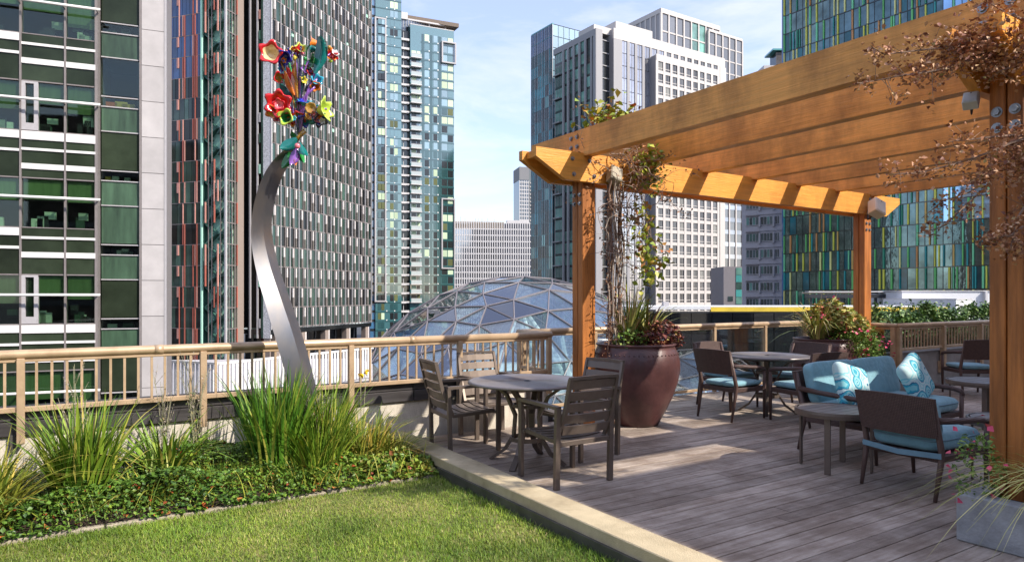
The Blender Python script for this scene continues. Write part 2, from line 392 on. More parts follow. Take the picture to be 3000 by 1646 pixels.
# kerb with the dark edging under it
kerb = struct(MB().cbox(2.715, 2.95, -1.0, 6.74, -0.012, 0.072, 0.006).build('kerb', m_kerb))
MB().box(2.690, 2.712, -1.0, 5.42, -0.20, -0.004).build('metal_edging', m_edging, kerb)
MB().box(2.718, 2.947, -1.0, 6.74, -0.34, -0.016).build('kerb_footing', m_edging, kerb)
# ---------------------------------------------------------------- lawn
lawn = struct(MB().add([(-7, -1.5, -0.085), (2.689, -1.5, -0.085), (2.689, 5.40, -0.085), (-7, 5.40, -0.085)], [(0, 1, 2, 3)]).build('lawn', m_turf))
def lawn_blades():
    V = []; n = 260000
    X = nr.uniform(-2.6, 2.688, n); Y = nr.uniform(1.7, 5.42, n)
    D = X*FW[0]+Y*FW[1]; r = X*RT[0]+Y*RT[1]; ok = (D > 2.6) & (np.abs(r/D) < 0.80) & (1.58/D*2000 < 830)
    X, Y, D = X[ok], Y[ok], D[ok]
    keep = nr.random(len(X)) < np.clip(7.0/D-0.55, .55, 1); X, Y = X[keep], Y[keep]; n = len(X)
    patch = 0.5+0.5*np.sin(X*2.1+1.3*np.sin(Y*1.7))*np.sin(Y*2.6+X*0.7+1.1*np.sin(X*3.1))
    dens = nr.random(n) < 0.72+0.28*patch; X, Y, patch = X[dens], Y[dens], patch[dens]; n = len(X)
    h = nr.uniform(0.014, 0.040, n)*(0.7+0.5*patch); near_edge = (X > 2.58); h[near_edge] *= nr.uniform(1.0, 1.9, near_edge.sum())
    edge2 = (Y > 5.2); h[edge2] *= 1.25
    rn = np.clip(nr.normal(0.46, 0.25, n)+0.40*(0.5-patch)+.18*np.sin(X*5.3+Y*2)*np.sin(Y*6.1-X), 0, 1)
    B = np.stack([X, Y, np.full(n, -0.087)], 1)
    return blade_mesh('grass', B, h, nr.uniform(0.2, 1.1, n), nr.uniform(0.0025, 0.0045, n), m_blade, k=2, rnd=rn)
g = link('grass', lawn_blades(), lawn, kind='stuff')
# ---------------------------------------------------------------- planting bed with a stone edge
bed = struct(MB().add([(-7, 5.455, -0.07), (2.712, 5.455, -0.07), (2.712, 6.74, -0.05), (-7, 6.74, -0.05)], [(0, 1, 2, 3)]).build('planting_bed', m_soil))
x = -6.0
while x < 2.68:
    x1 = min(2.685, x+rng.uniform(.45, .62)); w = rng.uniform(-.006, .006)
    MB().cbox(x+.004, x1-.004, 5.40+w, 5.452+w, -0.16, -0.056+rng.uniform(-.010, .004)+.012*(x > 1.2), .008).build('edging_stone', m_stone, bed); x = x1
# ---------------------------------------------------------------- low wall with dark coping
wall = thing('low_wall', 'low white rendered wall with dark coping below the tan railing', 'wall', (0, 6.74, 0))
wpart(MB().box(-9, 4.84, 6.74, 7.05, -0.34, 0.385), 'wall_face', m_stucco, wall)
x = -9.0
for x1 in (-6.2, -3.6, -0.95, 1.62, 3.05, 4.86):
    wpart(MB().cbox(x+.003, x1-.003, 6.705, 7.10, 0.386, 0.50, .006).cbox(x+.003, x1-.003, 6.72, 7.09, 0.503, 0.585, .006), 'coping', m_fascia, wall); x = x1
wpart(MB().cbox(4.845, 4.90, 6.72, 7.37, -.3, 0.12, .005), 'end_trim', m_fascia, wall)
# ---------------------------------------------------------------- railings
def rail_run(root, A, B, posts, z_top=1.075, z_bot=0.60, post_z0=0.33, pitch=0.104, mat=m_rail, glass=False, post_w=0.055, ext=(0, 0)):
    A = Vector(A); B = Vector(B); d = (B-A); L = d.length; d.normalize(); nrm = Vector((d.y, -d.x)); ang = math.atan2(d.y, d.x)
    L0 = tuple(-root.location)
    def at(s, o=0): return (A.x+d.x*s+nrm.x*o, A.y+d.y*s+nrm.y*o)
    def bar(name, s0, s1, w, z0, z1, b=0.004, o=0):
        c = at((s0+s1)/2, o); R = Matrix.Rotation(ang, 3, 'Z')
        return MB().cbox(c[0]-(s1-s0)/2, c[0]+(s1-s0)/2, c[1]-w/2, c[1]+w/2, z0, z1, b, R).build(name, mat, root, loc=L0)
    mb = MB(); p0 = at(-ext[0]); p1 = at(L+ext[1]); zc = z_top-0.037
    mb.tube([(*p0, zc), (*at(L/3), zc), (*at(2*L/3), zc), (*p1, zc)], 0.039, 14); mb.build('top_rail', mat, root, True, loc=L0)
    bar('under_rail', 0, L, 0.03, zc-0.062, zc-0.036)
    bar('bottom_rail', 0, L, 0.045, z_bot-.02, z_bot+.022)
    for s in posts: bar('post', s-post_w/2, s+post_w/2, post_w, post_z0, zc-0.03, o=0.012)
    ps = sorted(posts)
    for a, b in zip(ps[:-1], ps[1:]):
        if glass:
            c = at((a+b)/2); R = Matrix.Rotation(ang, 3, 'Z'); w = (b-a)-post_w-.012
            MB().box(c[0]-w/2, c[0]+w/2, c[1]-.006, c[1]+.006, z_bot+.024, zc-.064, R).build('glass_panel', m_glass_rail, root, loc=L0)
        else:
            n = max(1, round((b-a)/pitch)-1)
            for i in range(1, n+1):
                s = a+(b-a)*i/(n+1); c = at(s)
                R = Matrix.Rotation(ang, 3, 'Z')
                MB().box(c[0]-.0095, c[0]+.0095, c[1]-.0095, c[1]+.0095, z_bot+.015, zc-.04, R).build('baluster', mat, root, loc=L0)
r1 = thing('metal_railing', 'sunlit tan metal railing with thin balusters along the planted bed', 'railing', (4.82, 6.68, 0))
rail_run(r1, (-4.4, 6.68), (4.82, 6.68), [0.03, 1.35, 2.70, 4.04, 5.375, 6.745, 7.985, 9.20], ext=(0, 0.02))
rail_run(r1, (4.82, 6.70), (4.82, 7.37), [0.66], post_z0=0.02, pitch=0.11)
c4 = [0.0, 0.66]
for i in range(1, 6):
    yb = 6.70+0.67*i/6; MB().box(4.8105, 4.8295, yb-.0095, yb+.0095, .615, 1.0).build('baluster', m_rail, r1, loc=tuple(-r1.location))
for xx in (-.36, .975, 2.345, 3.585):
    MB().cbox(xx-.075, xx-.032, 6.69, 6.735, .26, .40, .004).build('post_bracket', m_edging, r1, loc=tuple(-r1.location))
for xx in (-2.1, .62, 3.02):                                  # sleeves where lengths of handrail meet
    MB().tube([(xx-.035, 6.68, 1.038), (xx+.035, 6.68, 1.038)], .0415, 14).build('rail_sleeve', m_rail, r1, True, loc=tuple(-r1.location))
r2 = thing('glass_railing', 'glass panel railing with tan handrail behind the big glazed pots', 'railing', (4.9, 7.37, 0))
rail_run(r2, (4.86, 7.37), (10.88, 7.37), [0.03, 1.22, 2.43, 3.65, 4.90, 6.0], z_bot=0.045, post_z0=0.0, glass=True)
r3 = thing('metal_railing', 'brown metal railing on the concrete wall in front of the hedge', 'railing', (10.85, 5.75, 0))
rail_run(r3, (10.85, 5.75), (17.0, 5.75), [0.03, 1.42, 2.75, 4.1, 5.5], z_bot=0.66, post_z0=0.28, pitch=0.10, post_w=0.075)
rail_run(r3, (10.85, 7.36), (10.85, 5.75), [0.03, 1.56], z_bot=0.045, post_z0=0.02, glass=True, post_w=0.07)
w3 = thing('concrete_wall', 'low board-marked concrete wall under the brown railing and hedge', 'wall', (13.9, 5.9, 0))
wpart(MB().cbox(10.92, 17.4, 5.80, 6.02, -.3, 0.60, .01), 'wall_face', m_wallconc, w3)
for xx in (12.27, 13.6, 14.95):
    wpart(MB().cbox(xx-.06, xx+.06, 5.775, 5.80, .22, .42, .004), 'bracket', m_rail, w3)
# ---------------------------------------------------------------- pergola
perg = thing('pergola', 'large cedar pergola with bolted double posts shading the deck', 'pergola', (7.7, 4.1, 0))
Z0, Z1, Z2 = 2.79, 3.11, 3.385
def post(x0, y0, zb):
    for k in (0, 1):
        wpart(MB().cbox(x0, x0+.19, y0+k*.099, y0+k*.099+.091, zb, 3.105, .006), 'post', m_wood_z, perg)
post(4.86, 6.10, 0.0); post(10.55, 6.10, 0.0); post(4.90, 1.83, 0.22); post(10.55, 1.83, 0.0)
def lintel(yc, xa, xb):
    poly = [(xa, Z1), (xa, Z1-.10), (xa+.40, Z0), (xb-.40, Z0), (xb, Z1-.10), (xb, Z1)]
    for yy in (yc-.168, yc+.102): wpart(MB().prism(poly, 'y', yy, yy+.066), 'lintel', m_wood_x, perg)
    wpart(MB().cbox(xa+.06, xa+.62, yc-.1, yc+.1, Z1-.09, Z1-.012, .004), 'blocking', m_wood_x, perg)
lintel(6.195, 4.17, 11.45); lintel(1.925, 4.42, 11.45)
for X in (4.86, 5.82, 6.78, 7.75, 8.72, 9.68, 10.62):
    poly = [(7.07, Z2), (7.07, Z2-.085), (6.42, Z1-.03), (1.70, Z1-.03), (1.25, Z2-.085), (1.25, Z2)]
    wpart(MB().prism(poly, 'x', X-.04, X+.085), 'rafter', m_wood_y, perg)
POSTS = [o for o in perg.children if o.name.startswith(('post', 'lintel', 'rafter'))]
def bolt(c, axis, r=0.017):
    mb = MB(); d = {'x': (-1, 0, 0), 'y': (0, -1, 0)}[axis]; c = Vector(c); dv = Vector(d)
    mb.tube([c, c+dv*.004], r*1.5, 12); mb.tube([c+dv*.004, c+dv*.02], r, 6); o = wpart(mb, 'bolt', m_bolt, perg)
    best = min(POSTS, key=lambda h: sum(max(0, min(v[k] for v in h.bound_box)-c[k], c[k]-max(v[k] for v in h.bound_box)) for k in range(3))+(.001*sum(1 for _ in h.children)))
    under(o, best)
for (bx, bz) in ((4.66, 3.03), (4.68, 2.86), (4.90, 3.03), (4.97, 2.86), (10.57, 3.03), (10.60, 2.86), (10.72, 3.03), (10.72, 2.86)): bolt((bx, 6.026, bz), 'y')
for z in (2.66, 2.56):
    for y0 in (6.147, 6.246): bolt((4.859, y0, z), 'x')
    for y0 in (1.877, 1.976): bolt((4.899, y0, z), 'x', .022)
    for x0 in (10.60, 10.69): bolt((x0, 6.099, z), 'y')
for z in (3.20, 3.31):
    for y0 in (6.14, 6.25): bolt((4.814, y0, z), 'x')
    for y0 in (1.87, 2.02): bolt((4.814, y0, z), 'x', .022)
# ---------------------------------------------------------------- hotel block beside the terrace (unseen, roof steps shaped to shade the lounge)
hb = thing('hotel_building', 'unseen hotel block beside the terrace, stepped to shade the lounge seats', 'building', (20, -8, 0))
m_hotel = M('hotel_stone', (0.36, 0.33, 0.29), 0.85, var=0.15, scale=1.5)
wpart(MB().box(6.8, 11.0, -20, -2.1, -25.9, 6.0), 'wall', m_hotel, hb); wpart(MB().box(11.004, 15.0, -20, -2.1, -25.9, 7.0), 'wall', m_hotel, hb); wpart(MB().box(15.004, 40, -20, -2.1, -25.9, 8.6), 'wall', m_hotel, hb)
for i in range(6):
    for k in range(2): wpart(MB().box(8.3+i*4.2, 10.2+i*4.2, -2.12, -2.07, .3+k*2.8, 2.1+k*2.8).box(9.22+i*4.2, 9.28+i*4.2, -2.07, -2.05, .3+k*2.8, 2.1+k*2.8), 'window', m_edging, hb)

# ---------------------------------------------------------------- distant buildings
m_white_band = M('white_panel', (0.72, 0.70, 0.68), 0.5, var=0.06, scale=2)
m_spandrel = M('dark_green_spandrel_glass', (0.026, 0.036, 0.022), 0.15, var=0.35, scale=0.8, ior=1.28, rnd=0.3)
m_mull = M('grey_mullion', (0.21, 0.185, 0.18), 0.5, var=0.1)
m_lightmull = M('light_mullion', (0.42, 0.40, 0.41), 0.45, var=0.08)
m_blind = M('olive_blind', (0.17, 0.235, 0.11), 0.8, var=0.15, scale=3, stretch=(3, 3, .3), rnd=0.25)
m_curtain = M('green_curtain', (0.042, 0.082, 0.048), 0.35, var=0.45, scale=1.6, stretch=(2.2, 2.2, .35), rnd=0.35, ior=1.6)
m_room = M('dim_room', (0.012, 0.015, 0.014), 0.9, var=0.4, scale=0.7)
m_paper = M('white_board', (0.66, 0.70, 0.62), 0.7, rnd=0.2)
m_orange = M('orange_seat', (0.75, 0.14, 0.03), 0.6)
m_yellowbox = M('yellow_box', (0.75, 0.48, 0.10), 0.6)
m_office_glass = GLASS('office_window_glass', (0.72, 0.84, 0.74), refl=0.015)
m_pier = M('pale_stone_panel', (0.46, 0.43, 0.425), 0.55, var=0.10, scale=1.2, rnd=0.06)
m_fabric_d = M('dark_furniture', (0.03, 0.03, 0.035), 0.7)

def line(px0, D0, vp):             # start point and unit direction (towards the vanishing column) in right/ahead metres
    u = (px0-1500)/2000; v = Vector(((vp-1500)/2000, 1)).normalized(); return Vector((u*D0, D0)), v
def s_at(P, d, px):
    u = (px-1500)/2000; return (u*P.y-P.x)/(d.x-u*d.y)
def phi_of(d):
    w = cw(d.x, d.y); return math.atan2(w[1], w[0])

def office():
    P, d = line(286, 28.0, 6547); phi = phi_of(d); o = cw(P.x, P.y)
    b = thing('office_building', 'dark glass office block with white bands and tubular sunshades', 'building', (o[0], o[1], -25.9))
    F = Frame(b, o, phi)
    D191 = 28+s_at(P, d, 191)*d.y; zt = lambda y: CAM_H+(868-y)/2000*D191
    PER = zt(528)-zt(807); S = lambda px: s_at(P, d, px)
    cols = [-6.6, -5.05, S(60), S(191), -0.05]
    cols = [S(60)-3.1, S(60)-1.6, S(60), S(191), -0.06]
    topz = zt(528)+PER*4.2
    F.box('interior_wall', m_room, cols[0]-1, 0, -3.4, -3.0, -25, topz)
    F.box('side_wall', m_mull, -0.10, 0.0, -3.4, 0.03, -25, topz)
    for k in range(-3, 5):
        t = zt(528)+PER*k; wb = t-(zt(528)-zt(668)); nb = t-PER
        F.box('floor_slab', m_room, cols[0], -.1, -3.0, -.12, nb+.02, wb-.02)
        for i in range(4):
            a, c = cols[i]+.045, cols[i+1]-.045
            rv = rng.random
            pn = F.box('window_pane', m_office_glass, a, c, -.10, -.085, wb, t)
            drop = rng.choice((.42, .5, .5, .58, .75)) if k != 0 else rng.choice((.42, .45))
            F.box('blind', m_blind, a+.02, c-.02, -.16, -.14, t-(t-wb)*drop, t-.02, host=pn)
            F.box('window_head', m_mull, a, c, -.30, .0, t, t+.05, host=pn); F.box('window_sill', m_mull, a, c, -.30, .0, wb-.04, wb, host=pn)
            for j in range(rng.randint(1, 5)):
                s0 = rng.uniform(a, c-.35); w = rng.uniform(.18, .4); h = rng.uniform(.2, .5); z0 = wb+rng.choice((.02, .02, .35))
                F.box('office_item', rng.choice((m_paper, m_paper, m_curtain, m_fabric_d)), s0, s0+w, -.36, -.24, z0, z0+h)
            # spandrel: dark glass panels and white bands
            z = wb-.045; H = wb-nb-.045
            lay = [('b', .33 if (i < 2 or k % 2) else 0), ('g', .33), ('b', .10), ('g', .52), ('b', .22 if i >= 2 else .0), ('g', 9)]
            if i < 2: lay = [('b', .30), ('g', .42), ('b', .10 if k % 2 else .11), ('g', 9)]
            for (ty, h) in lay:
                h = min(h, z-nb-.055)
                if h <= 0.01: continue
                if ty == 'b': F.box('white_band', m_white_band, a-.03, c+.03, -.05, .035, z-h, z)
                else: F.box('spandrel_panel', m_spandrel, a, c, -.10, -.015, z-h+.004, z-.004)
                z -= h
        zs = t-(zt(528)-zt(585))
        mbp = [F.loc(cols[0]-1, .42, zs), F.loc(-3, .42, zs), F.loc(0.16, .42, zs)]
        MB().tube(mbp, .055, 10).build('sunshade_tube', m_white_band, b, True)
        for sx in (cols[1], cols[2], cols[3], 0.02): F.box('sunshade_arm', m_mull, sx-.02, sx+.02, 0, .40, zs-.03, zs+.03)
        if k in (0-1+0, 1, 3, -1):                     # grey framed vent window
            a = cols[2]+.03
            F.box('vent_frame', m_lightmull, a, a+.13, -.08, .02, wb, t); F.box('vent_frame', m_lightmull, a+.42, a+.56, -.2, .02, wb, t)
            F.box('vent_frame', m_lightmull, a+.13, a+.42, -.2, .02, wb, wb+.28); F.box('vent_frame', m_lightmull, a+.13, a+.42, -.2, .02, t-.08, t)
            F.box('vent_pane', m_spandrel, a+.13, a+.42, -.18, -.1, wb+.28, t-.08)
    for c in cols[1:4]: F.box('mullion', m_mull, c-.035, c+.035, -.30, .04, -25, topz)
    # recessed strip with curtains
    a, c = 0.0, S(405)*1.03; n = -.55
    zq = lambda y: CAM_H+(868-y)/2000*(28+1.2*d.y+.5)
    per = zq(500+270/2.569)-zq(500+820/2.569)
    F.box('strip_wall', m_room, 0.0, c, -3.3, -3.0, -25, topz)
    for k in range(-2, 6):
        t = zq(500+270/2.569)+per*k               # bottom of a curtain spandrel
        F.box('strip_pane', rng.choice((m_curtain, m_office_glass, m_spandrel)) if k not in (0, ) else m_curtain, .05, c-.05, n-.02, n, t-per*.51, t-.03)
        F.box('strip_pane', m_office_glass, .05, c-.05, n-.02, n, t-per*.66, t-per*.545)
        F.box('strip_panel', m_curtain, .05, c-.05, n-.03, n+.0, t-per*.99, t-per*.675)
        for q in (.0, .53, .667): F.box('transom', m_lightmull, .04, c-.04, n-.04, n+.05, t-per*q-.025, t-per*q+.02)
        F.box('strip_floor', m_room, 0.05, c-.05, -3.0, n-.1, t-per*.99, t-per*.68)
        for j in range(3):
            s0 = rng.uniform(.1, c-.6); F.box('office_item', rng.choice((m_paper, m_paper, m_curtain, m_yellowbox)) if not (k == 2 and j == 0) else m_orange, s0, s0+rng.uniform(.15, .5), -1.1, -.9, t-per*.66, t-per*.66+rng.uniform(.1, .35))
    F.box('strip_mullion', m_mull, c-.06, c+.03, n-.1, n+.12, -25, topz)
    # stone pier
    e = S(474)*1.03; jz = zq(500+285/2.569); jp = (zq(500+285/2.569)-zq(500+1095/2.569))/3
    for k in range(-22, 16): 
        z0 = jz+k*jp
        if z0 > topz or z0 < -25: continue
        F.box('pier_panel', m_pier, c+.035, e-.02, -.6, -.42, z0+.012, z0+jp-.012)
    F.box('pier_core', m_mull, c+.03, e+.05, -3, -.45, -25, topz); F.box('pier_trim', m_lightmull, e-.015, e+.06, -.62, -.40, -25, topz)
    F.box('roof', m_pier, cols[0]-1, e, -3.4, .0, topz, topz+.5)
    F.flush()
office()

# ---- tall tower: red-finned stair volume and big fin facade
m_tglass = M('tower_dark_glass', (0.024, 0.048, 0.040), 0.06, var=0.35, scale=0.2, ior=1.6, rnd=0.5)
m_tglass2 = M('tower_green_glass', (0.04, 0.085, 0.065), 0.06, var=0.3, scale=0.3, ior=1.6, rnd=0.5)
m_tglass3 = M('tower_black_glass', (0.014, 0.016, 0.017), 0.05, var=0.3, scale=0.3, ior=1.45, rnd=0.5)
m_mint = M('mint_blind', (0.42, 0.72, 0.56), 0.6, rnd=0.15)
m_fin_w = M('white_fin', (0.72, 0.66, 0.63), 0.5, rnd=0.06)
m_fin_b = M('brown_fin', (0.20, 0.175, 0.155), 0.5, rnd=0.15)
m_navyt = M('tower_sky_tint_glass', (0.02, 0.06, 0.17), 0.05, var=0.3, scale=0.2, ior=1.8, rnd=0.4)  # blue puts the reflected sky into the upper storeys' glass colour
m_red = M('rust_red_fin', (0.36, 0.105, 0.075), 0.55, rnd=0.2)
m_pinkfin = M('pale_red_fin', (0.56, 0.27, 0.22), 0.55, rnd=0.2)
m_stair = M('stair_green', (0.05, 0.13, 0.10), 0.5, rnd=0.2)
m_brownpier = M('brown_stone', (0.27, 0.215, 0.185), 0.7, var=0.08)
m_speck = M('speckled_white', (0.60, 0.59, 0.60), 0.7, var=0.4, scale=3.5, detail=8)
def fin_tower():
    dm = Vector(((2161-1500)/2000, 1)).normalized(); dl = Vector((-dm.y, dm.x))   # main facade direction; left face direction (to the left, away)
    C = Vector(((793-1500)/2000*132, 132.0)); o = cw(C.x, C.y)
    b = thing('fin_tower', 'tall dark glass tower with white vertical fins and a red finned stair', 'building', (o[0], o[1], -25.9))
    FM = Frame(b, o, phi_of(dm))
    L = s_at(C, dm, 1087); nb = 13; w = L/nb; fh = 4.0
    zb = CAM_H-93/2000*132; nfl = 21; zt_ = zb+nfl*fh
    FM.box('core_wall', m_tglass3, .1, L-.1, -20, -.35, zb, zt_)
    for f in range(nfl):
        z0 = zb+f*fh
        FM.box('floor_line', m_mull, 0, L, -.3, .02, z0-.12, z0+.10)
        for i in range(nb):
            s0 = i*w; off = 0.30 if f % 2 else 0.62
            g = rng.random(); far = 1/(1+i*.05)
            mg = m_tglass if g < .62 else (m_tglass2 if g < .72 else (m_tglass3 if g < .985 else m_mint))
            if mg is m_mint or rng.random() < .03:
                mg = m_tglass; hb_ = z0+rng.choice((.2, fh*.5, fh*.7)); FM.box('pale_blind', m_mint, s0+w*.25, s0+w*.6, -.05, -.03, hb_, hb_+rng.uniform(.4, 1.0))
            FM.box('glass_panel', mg, s0+.06, s0+w-.06, -.3, -.05, z0+.10, z0+fh-.12, w=far)
            fs = s0+w*off
            FM.box('white_fin', m_fin_w, fs-.13, fs+.13, .02, .36, z0+fh*.48, z0+fh*.95, w=far)
            FM.box('dark_fin', m_fin_b, fs-.12, fs+.12, .0, .34, z0+fh*.03, z0+fh*.50, w=far)
    for i in range(nb*2+1):
        FM.box('mullion', m_lightmull if i % 2 == 0 else m_mull, i*w/2-.07, i*w/2+.07, -.05, .22 if i % 2 == 0 else .12, zb-.3, zt_, w=10)
    FM.box('soffit', m_tglass3, 0, L, -20, .1, zb-1.2, zb-.32)
    for i in range(5): 
        s0 = 2+i*(L-4)/4; FM.box('column', m_brownpier, s0-.6, s0+.6, -1.2, .0, -25.8, zb-1.25); FM.box('column_trim', m_fin_w, s0+.62, s0+.95, -1.0, .05, -25.8, zb-1.25)
    FM.box('base_glass', m_tglass3, 0, L, -6, -4, -25.8, zb-1.25)
    for i in range(14): FM.box('base_mullion', m_lightmull, 1.2+i*L/14, 1.35+i*L/14, -4, -3.8, -25.8, zb-1.25)
    # left side: corner column, dark strip, brown pier, red volume
    PL = C+dl*0; phiL = phi_of(-dl)
    FL = Frame(b, o, phiL)                           # s negative to the left of the corner
    FL.box('corner_column', m_speck, -1.7, -.02, -.4, .05, zb-2, zt_)
    FL.box('column_foot', m_brownpier, -1.6, -.2, -.3, -.0, -25.8, zb-2.02)
    FL.box('corner_shaft', m_speck, -.02, .0, -.5, .03, zb-.3, zt_)
    s_l = -5.6
    for i, (a, c, mm, nn) in enumerate(((-5.6, -4.95, m_tglass3, -.2), (-4.95, -4.6, m_lightmull, .15), (-4.6, -3.2, m_tglass, -.1), (-3.2, -2.9, m_lightmull, .15), (-2.9, -2.1, m_tglass3, -.1), (-2.1, -1.75, m_tglass2, .05))):
        FL.box('strip_panel', mm, a, c, nn-.3, nn, zb-2, zt_)
    for f in range(nfl*2): 
        z0 = zb+f*2
        if rng.random() < .5: FL.box('strip_fin', rng.choice((m_pinkfin, m_mint, m_lightmull, m_tglass2)), -2.75, -2.4, -.1, .1, z0, z0+1.8)
    FL.box('strip_soffit', m_tglass3, -5.6, -1.6, -3, -.5, -25.8, zt_)
    # red volume stands 4.6 m proud of the strip
    K = Vector(((661-1500)/2000*128, 128.0)); ko = cw(K.x, K.y)
    FR = Frame(b, ko, phiL); FS = Frame(b, ko, phi_of(dm))
    zr = zb-8; W = 19.0
    FR.box('red_core', m_tglass3, -W, -5.7, -6, -.3, -25.8, zt_)
    FR.box('stair_back_wall', m_mint, -5.7, -.1, -1.9, -1.75, -25.8, zt_)
    FR.box('stair_side_wall', m_stair, -5.72, -5.6, -1.7, -.3, -25.8, zt_)
    FR.box('corner_mullion', m_lightmull, -.22, .12, -.3, .15, -25.8, zt_); FR.box('stair_mullion', m_mint, -5.75, -5.45, -.3, .1, -25.8, zt_)
    for f in range(-3, nfl):
        z0 = zb+f*fh
        # stair flights: slanting boxes crossing between landings
        for (a, c, za, zc) in ((-5.3, -2.6, z0, z0+2.0), (-2.6, -5.3, z0+2.0, z0+4.0), (-2.4, -.4, z0+.9, z0+3.2)):
            A = Vector(FR.loc(a, -1.0, za)); Cc = Vector(FR.loc(c, -1.0, zc))
            MB().tube([A, Cc], 1.0, 4, sq=(.55, .13)).build('stair_flight', m_stair, b)
        FR.box('landing', m_stair, -5.5, -4.2, -1.7, -.5, z0-.10, z0+.10); FR.box('landing', m_stair, -3.4, -.3, -1.7, -.5, z0+1.9, z0+2.1)
        FR.box('landing_post', m_fin_b, -2.4, -2.2, -1.5, -1.3, z0, z0+3.9)
        FR.box('floor_line', m_mull, -W, -5.75, -.28, -.02, z0-.06, z0+.06)
        s = -W
        while s < -5.8:
            wd = rng.choice((.9, 1.3, 1.8)); e = min(s+wd, -5.8)
            FR.box('red_glass_panel', (m_navyt if f > 11 else rng.choice((m_tglass, m_tglass, m_tglass3, m_tglass2))), s+.04, e-.04, -.3, -.05, z0+.07, z0+fh-.07); s = e
        for s in (-14.3, -13.6, -12.9, -10.9, -10.0, -9.6, -7.6, -7.1, -6.7):
            if rng.random() < .62: FR.box('red_fin', rng.choice((m_red, m_red, m_pinkfin)), s-.10, s+.10, -.02, .10, z0+.02, z0+fh-.02)
        for s in (-13.9, -11.2):
            if rng.random() < .6: FR.box('pale_fin', m_pinkfin, s-.22, s+.22, -.02, .12, z0+2, z0+fh-.05)
        for s in (-4.6, -2.5, -1.7):
            if rng.random() < .55: FR.box('red_fin', rng.choice((m_red, m_pinkfin)), s-.11, s+.11, -.02, .25, z0+.02, z0+fh-.02)
        FS.box('side_line', m_mull, 0, 4.5, -.3, .03, z0-.08, z0+.08)
        for q in range(2):
            A = Vector(FS.loc(.3, -.6, z0+q*2)); Cc = Vector(FS.loc(2.6, -.6, z0+2+q*2)); MB().tube([A, Cc], 1.0, 4, sq=(.22, .22)).build('stair_brace', m_stair, b)
        if f % 2: FS.box('side_fin', m_red, 2.75, 2.95, 0, .3, z0, z0+fh)
    for s in (-4.0, -3.2, -1.2): FR.box('thin_mullion', m_mull, s-.06, s+.06, -.1, .05, -25.8, zt_)
    for s in (.9, 1.7, 2.5): FS.box('thin_mullion', m_mull, s-.08, s+.08, -.1, .05, -25.8, zt_)
    FS.box('side_back', m_mint, 1.9, 3.1, -1.2, -1.0, -25.8, zt_)
    FS.box('brown_pier', m_brownpier, 3.1, 4.9, -1.5, .05, -25.8, zt_)
    Frame.flush(FM, FL, FR, FS)
fin_tower()

# ---- residential tower with canopy
m_resg = M('teal_curtain_wall', (0.05, 0.15, 0.16), 0.05, var=0.12, scale=0.05, ior=2.5)
m_resg2 = M('teal_panel', (0.022, 0.075, 0.080), 0.08, var=0.1, ior=2.0, rnd=0.2)
m_blue = M('blue_reflective_glass', (0.03, 0.14, 0.28), 0.05, var=0.3, scale=0.3, ior=2.4)
m_winlight = M('pale_green_window', (0.50, 0.62, 0.42), 0.5, rnd=0.18)
m_windark = M('dark_window', (0.022, 0.024, 0.026), 0.1, var=0.3, ior=1.6, rnd=0.4)
m_winolive = M('olive_window', (0.10, 0.11, 0.04), 0.3, rnd=0.3)
m_slab = M('pale_slab', (0.56, 0.54, 0.54), 0.7, var=0.08)
m_canopy = M('bronze_soffit', (0.20, 0.15, 0.115), 0.6)
m_skywin = M('sky_tint_window', (0.20, 0.32, 0.38), 0.05, ior=2.4, rnd=0.25)  # pale blue stands in for sky mirrored in the upper windows
m_dot = M('white_vent', (0.80, 0.80, 0.78), 0.5)
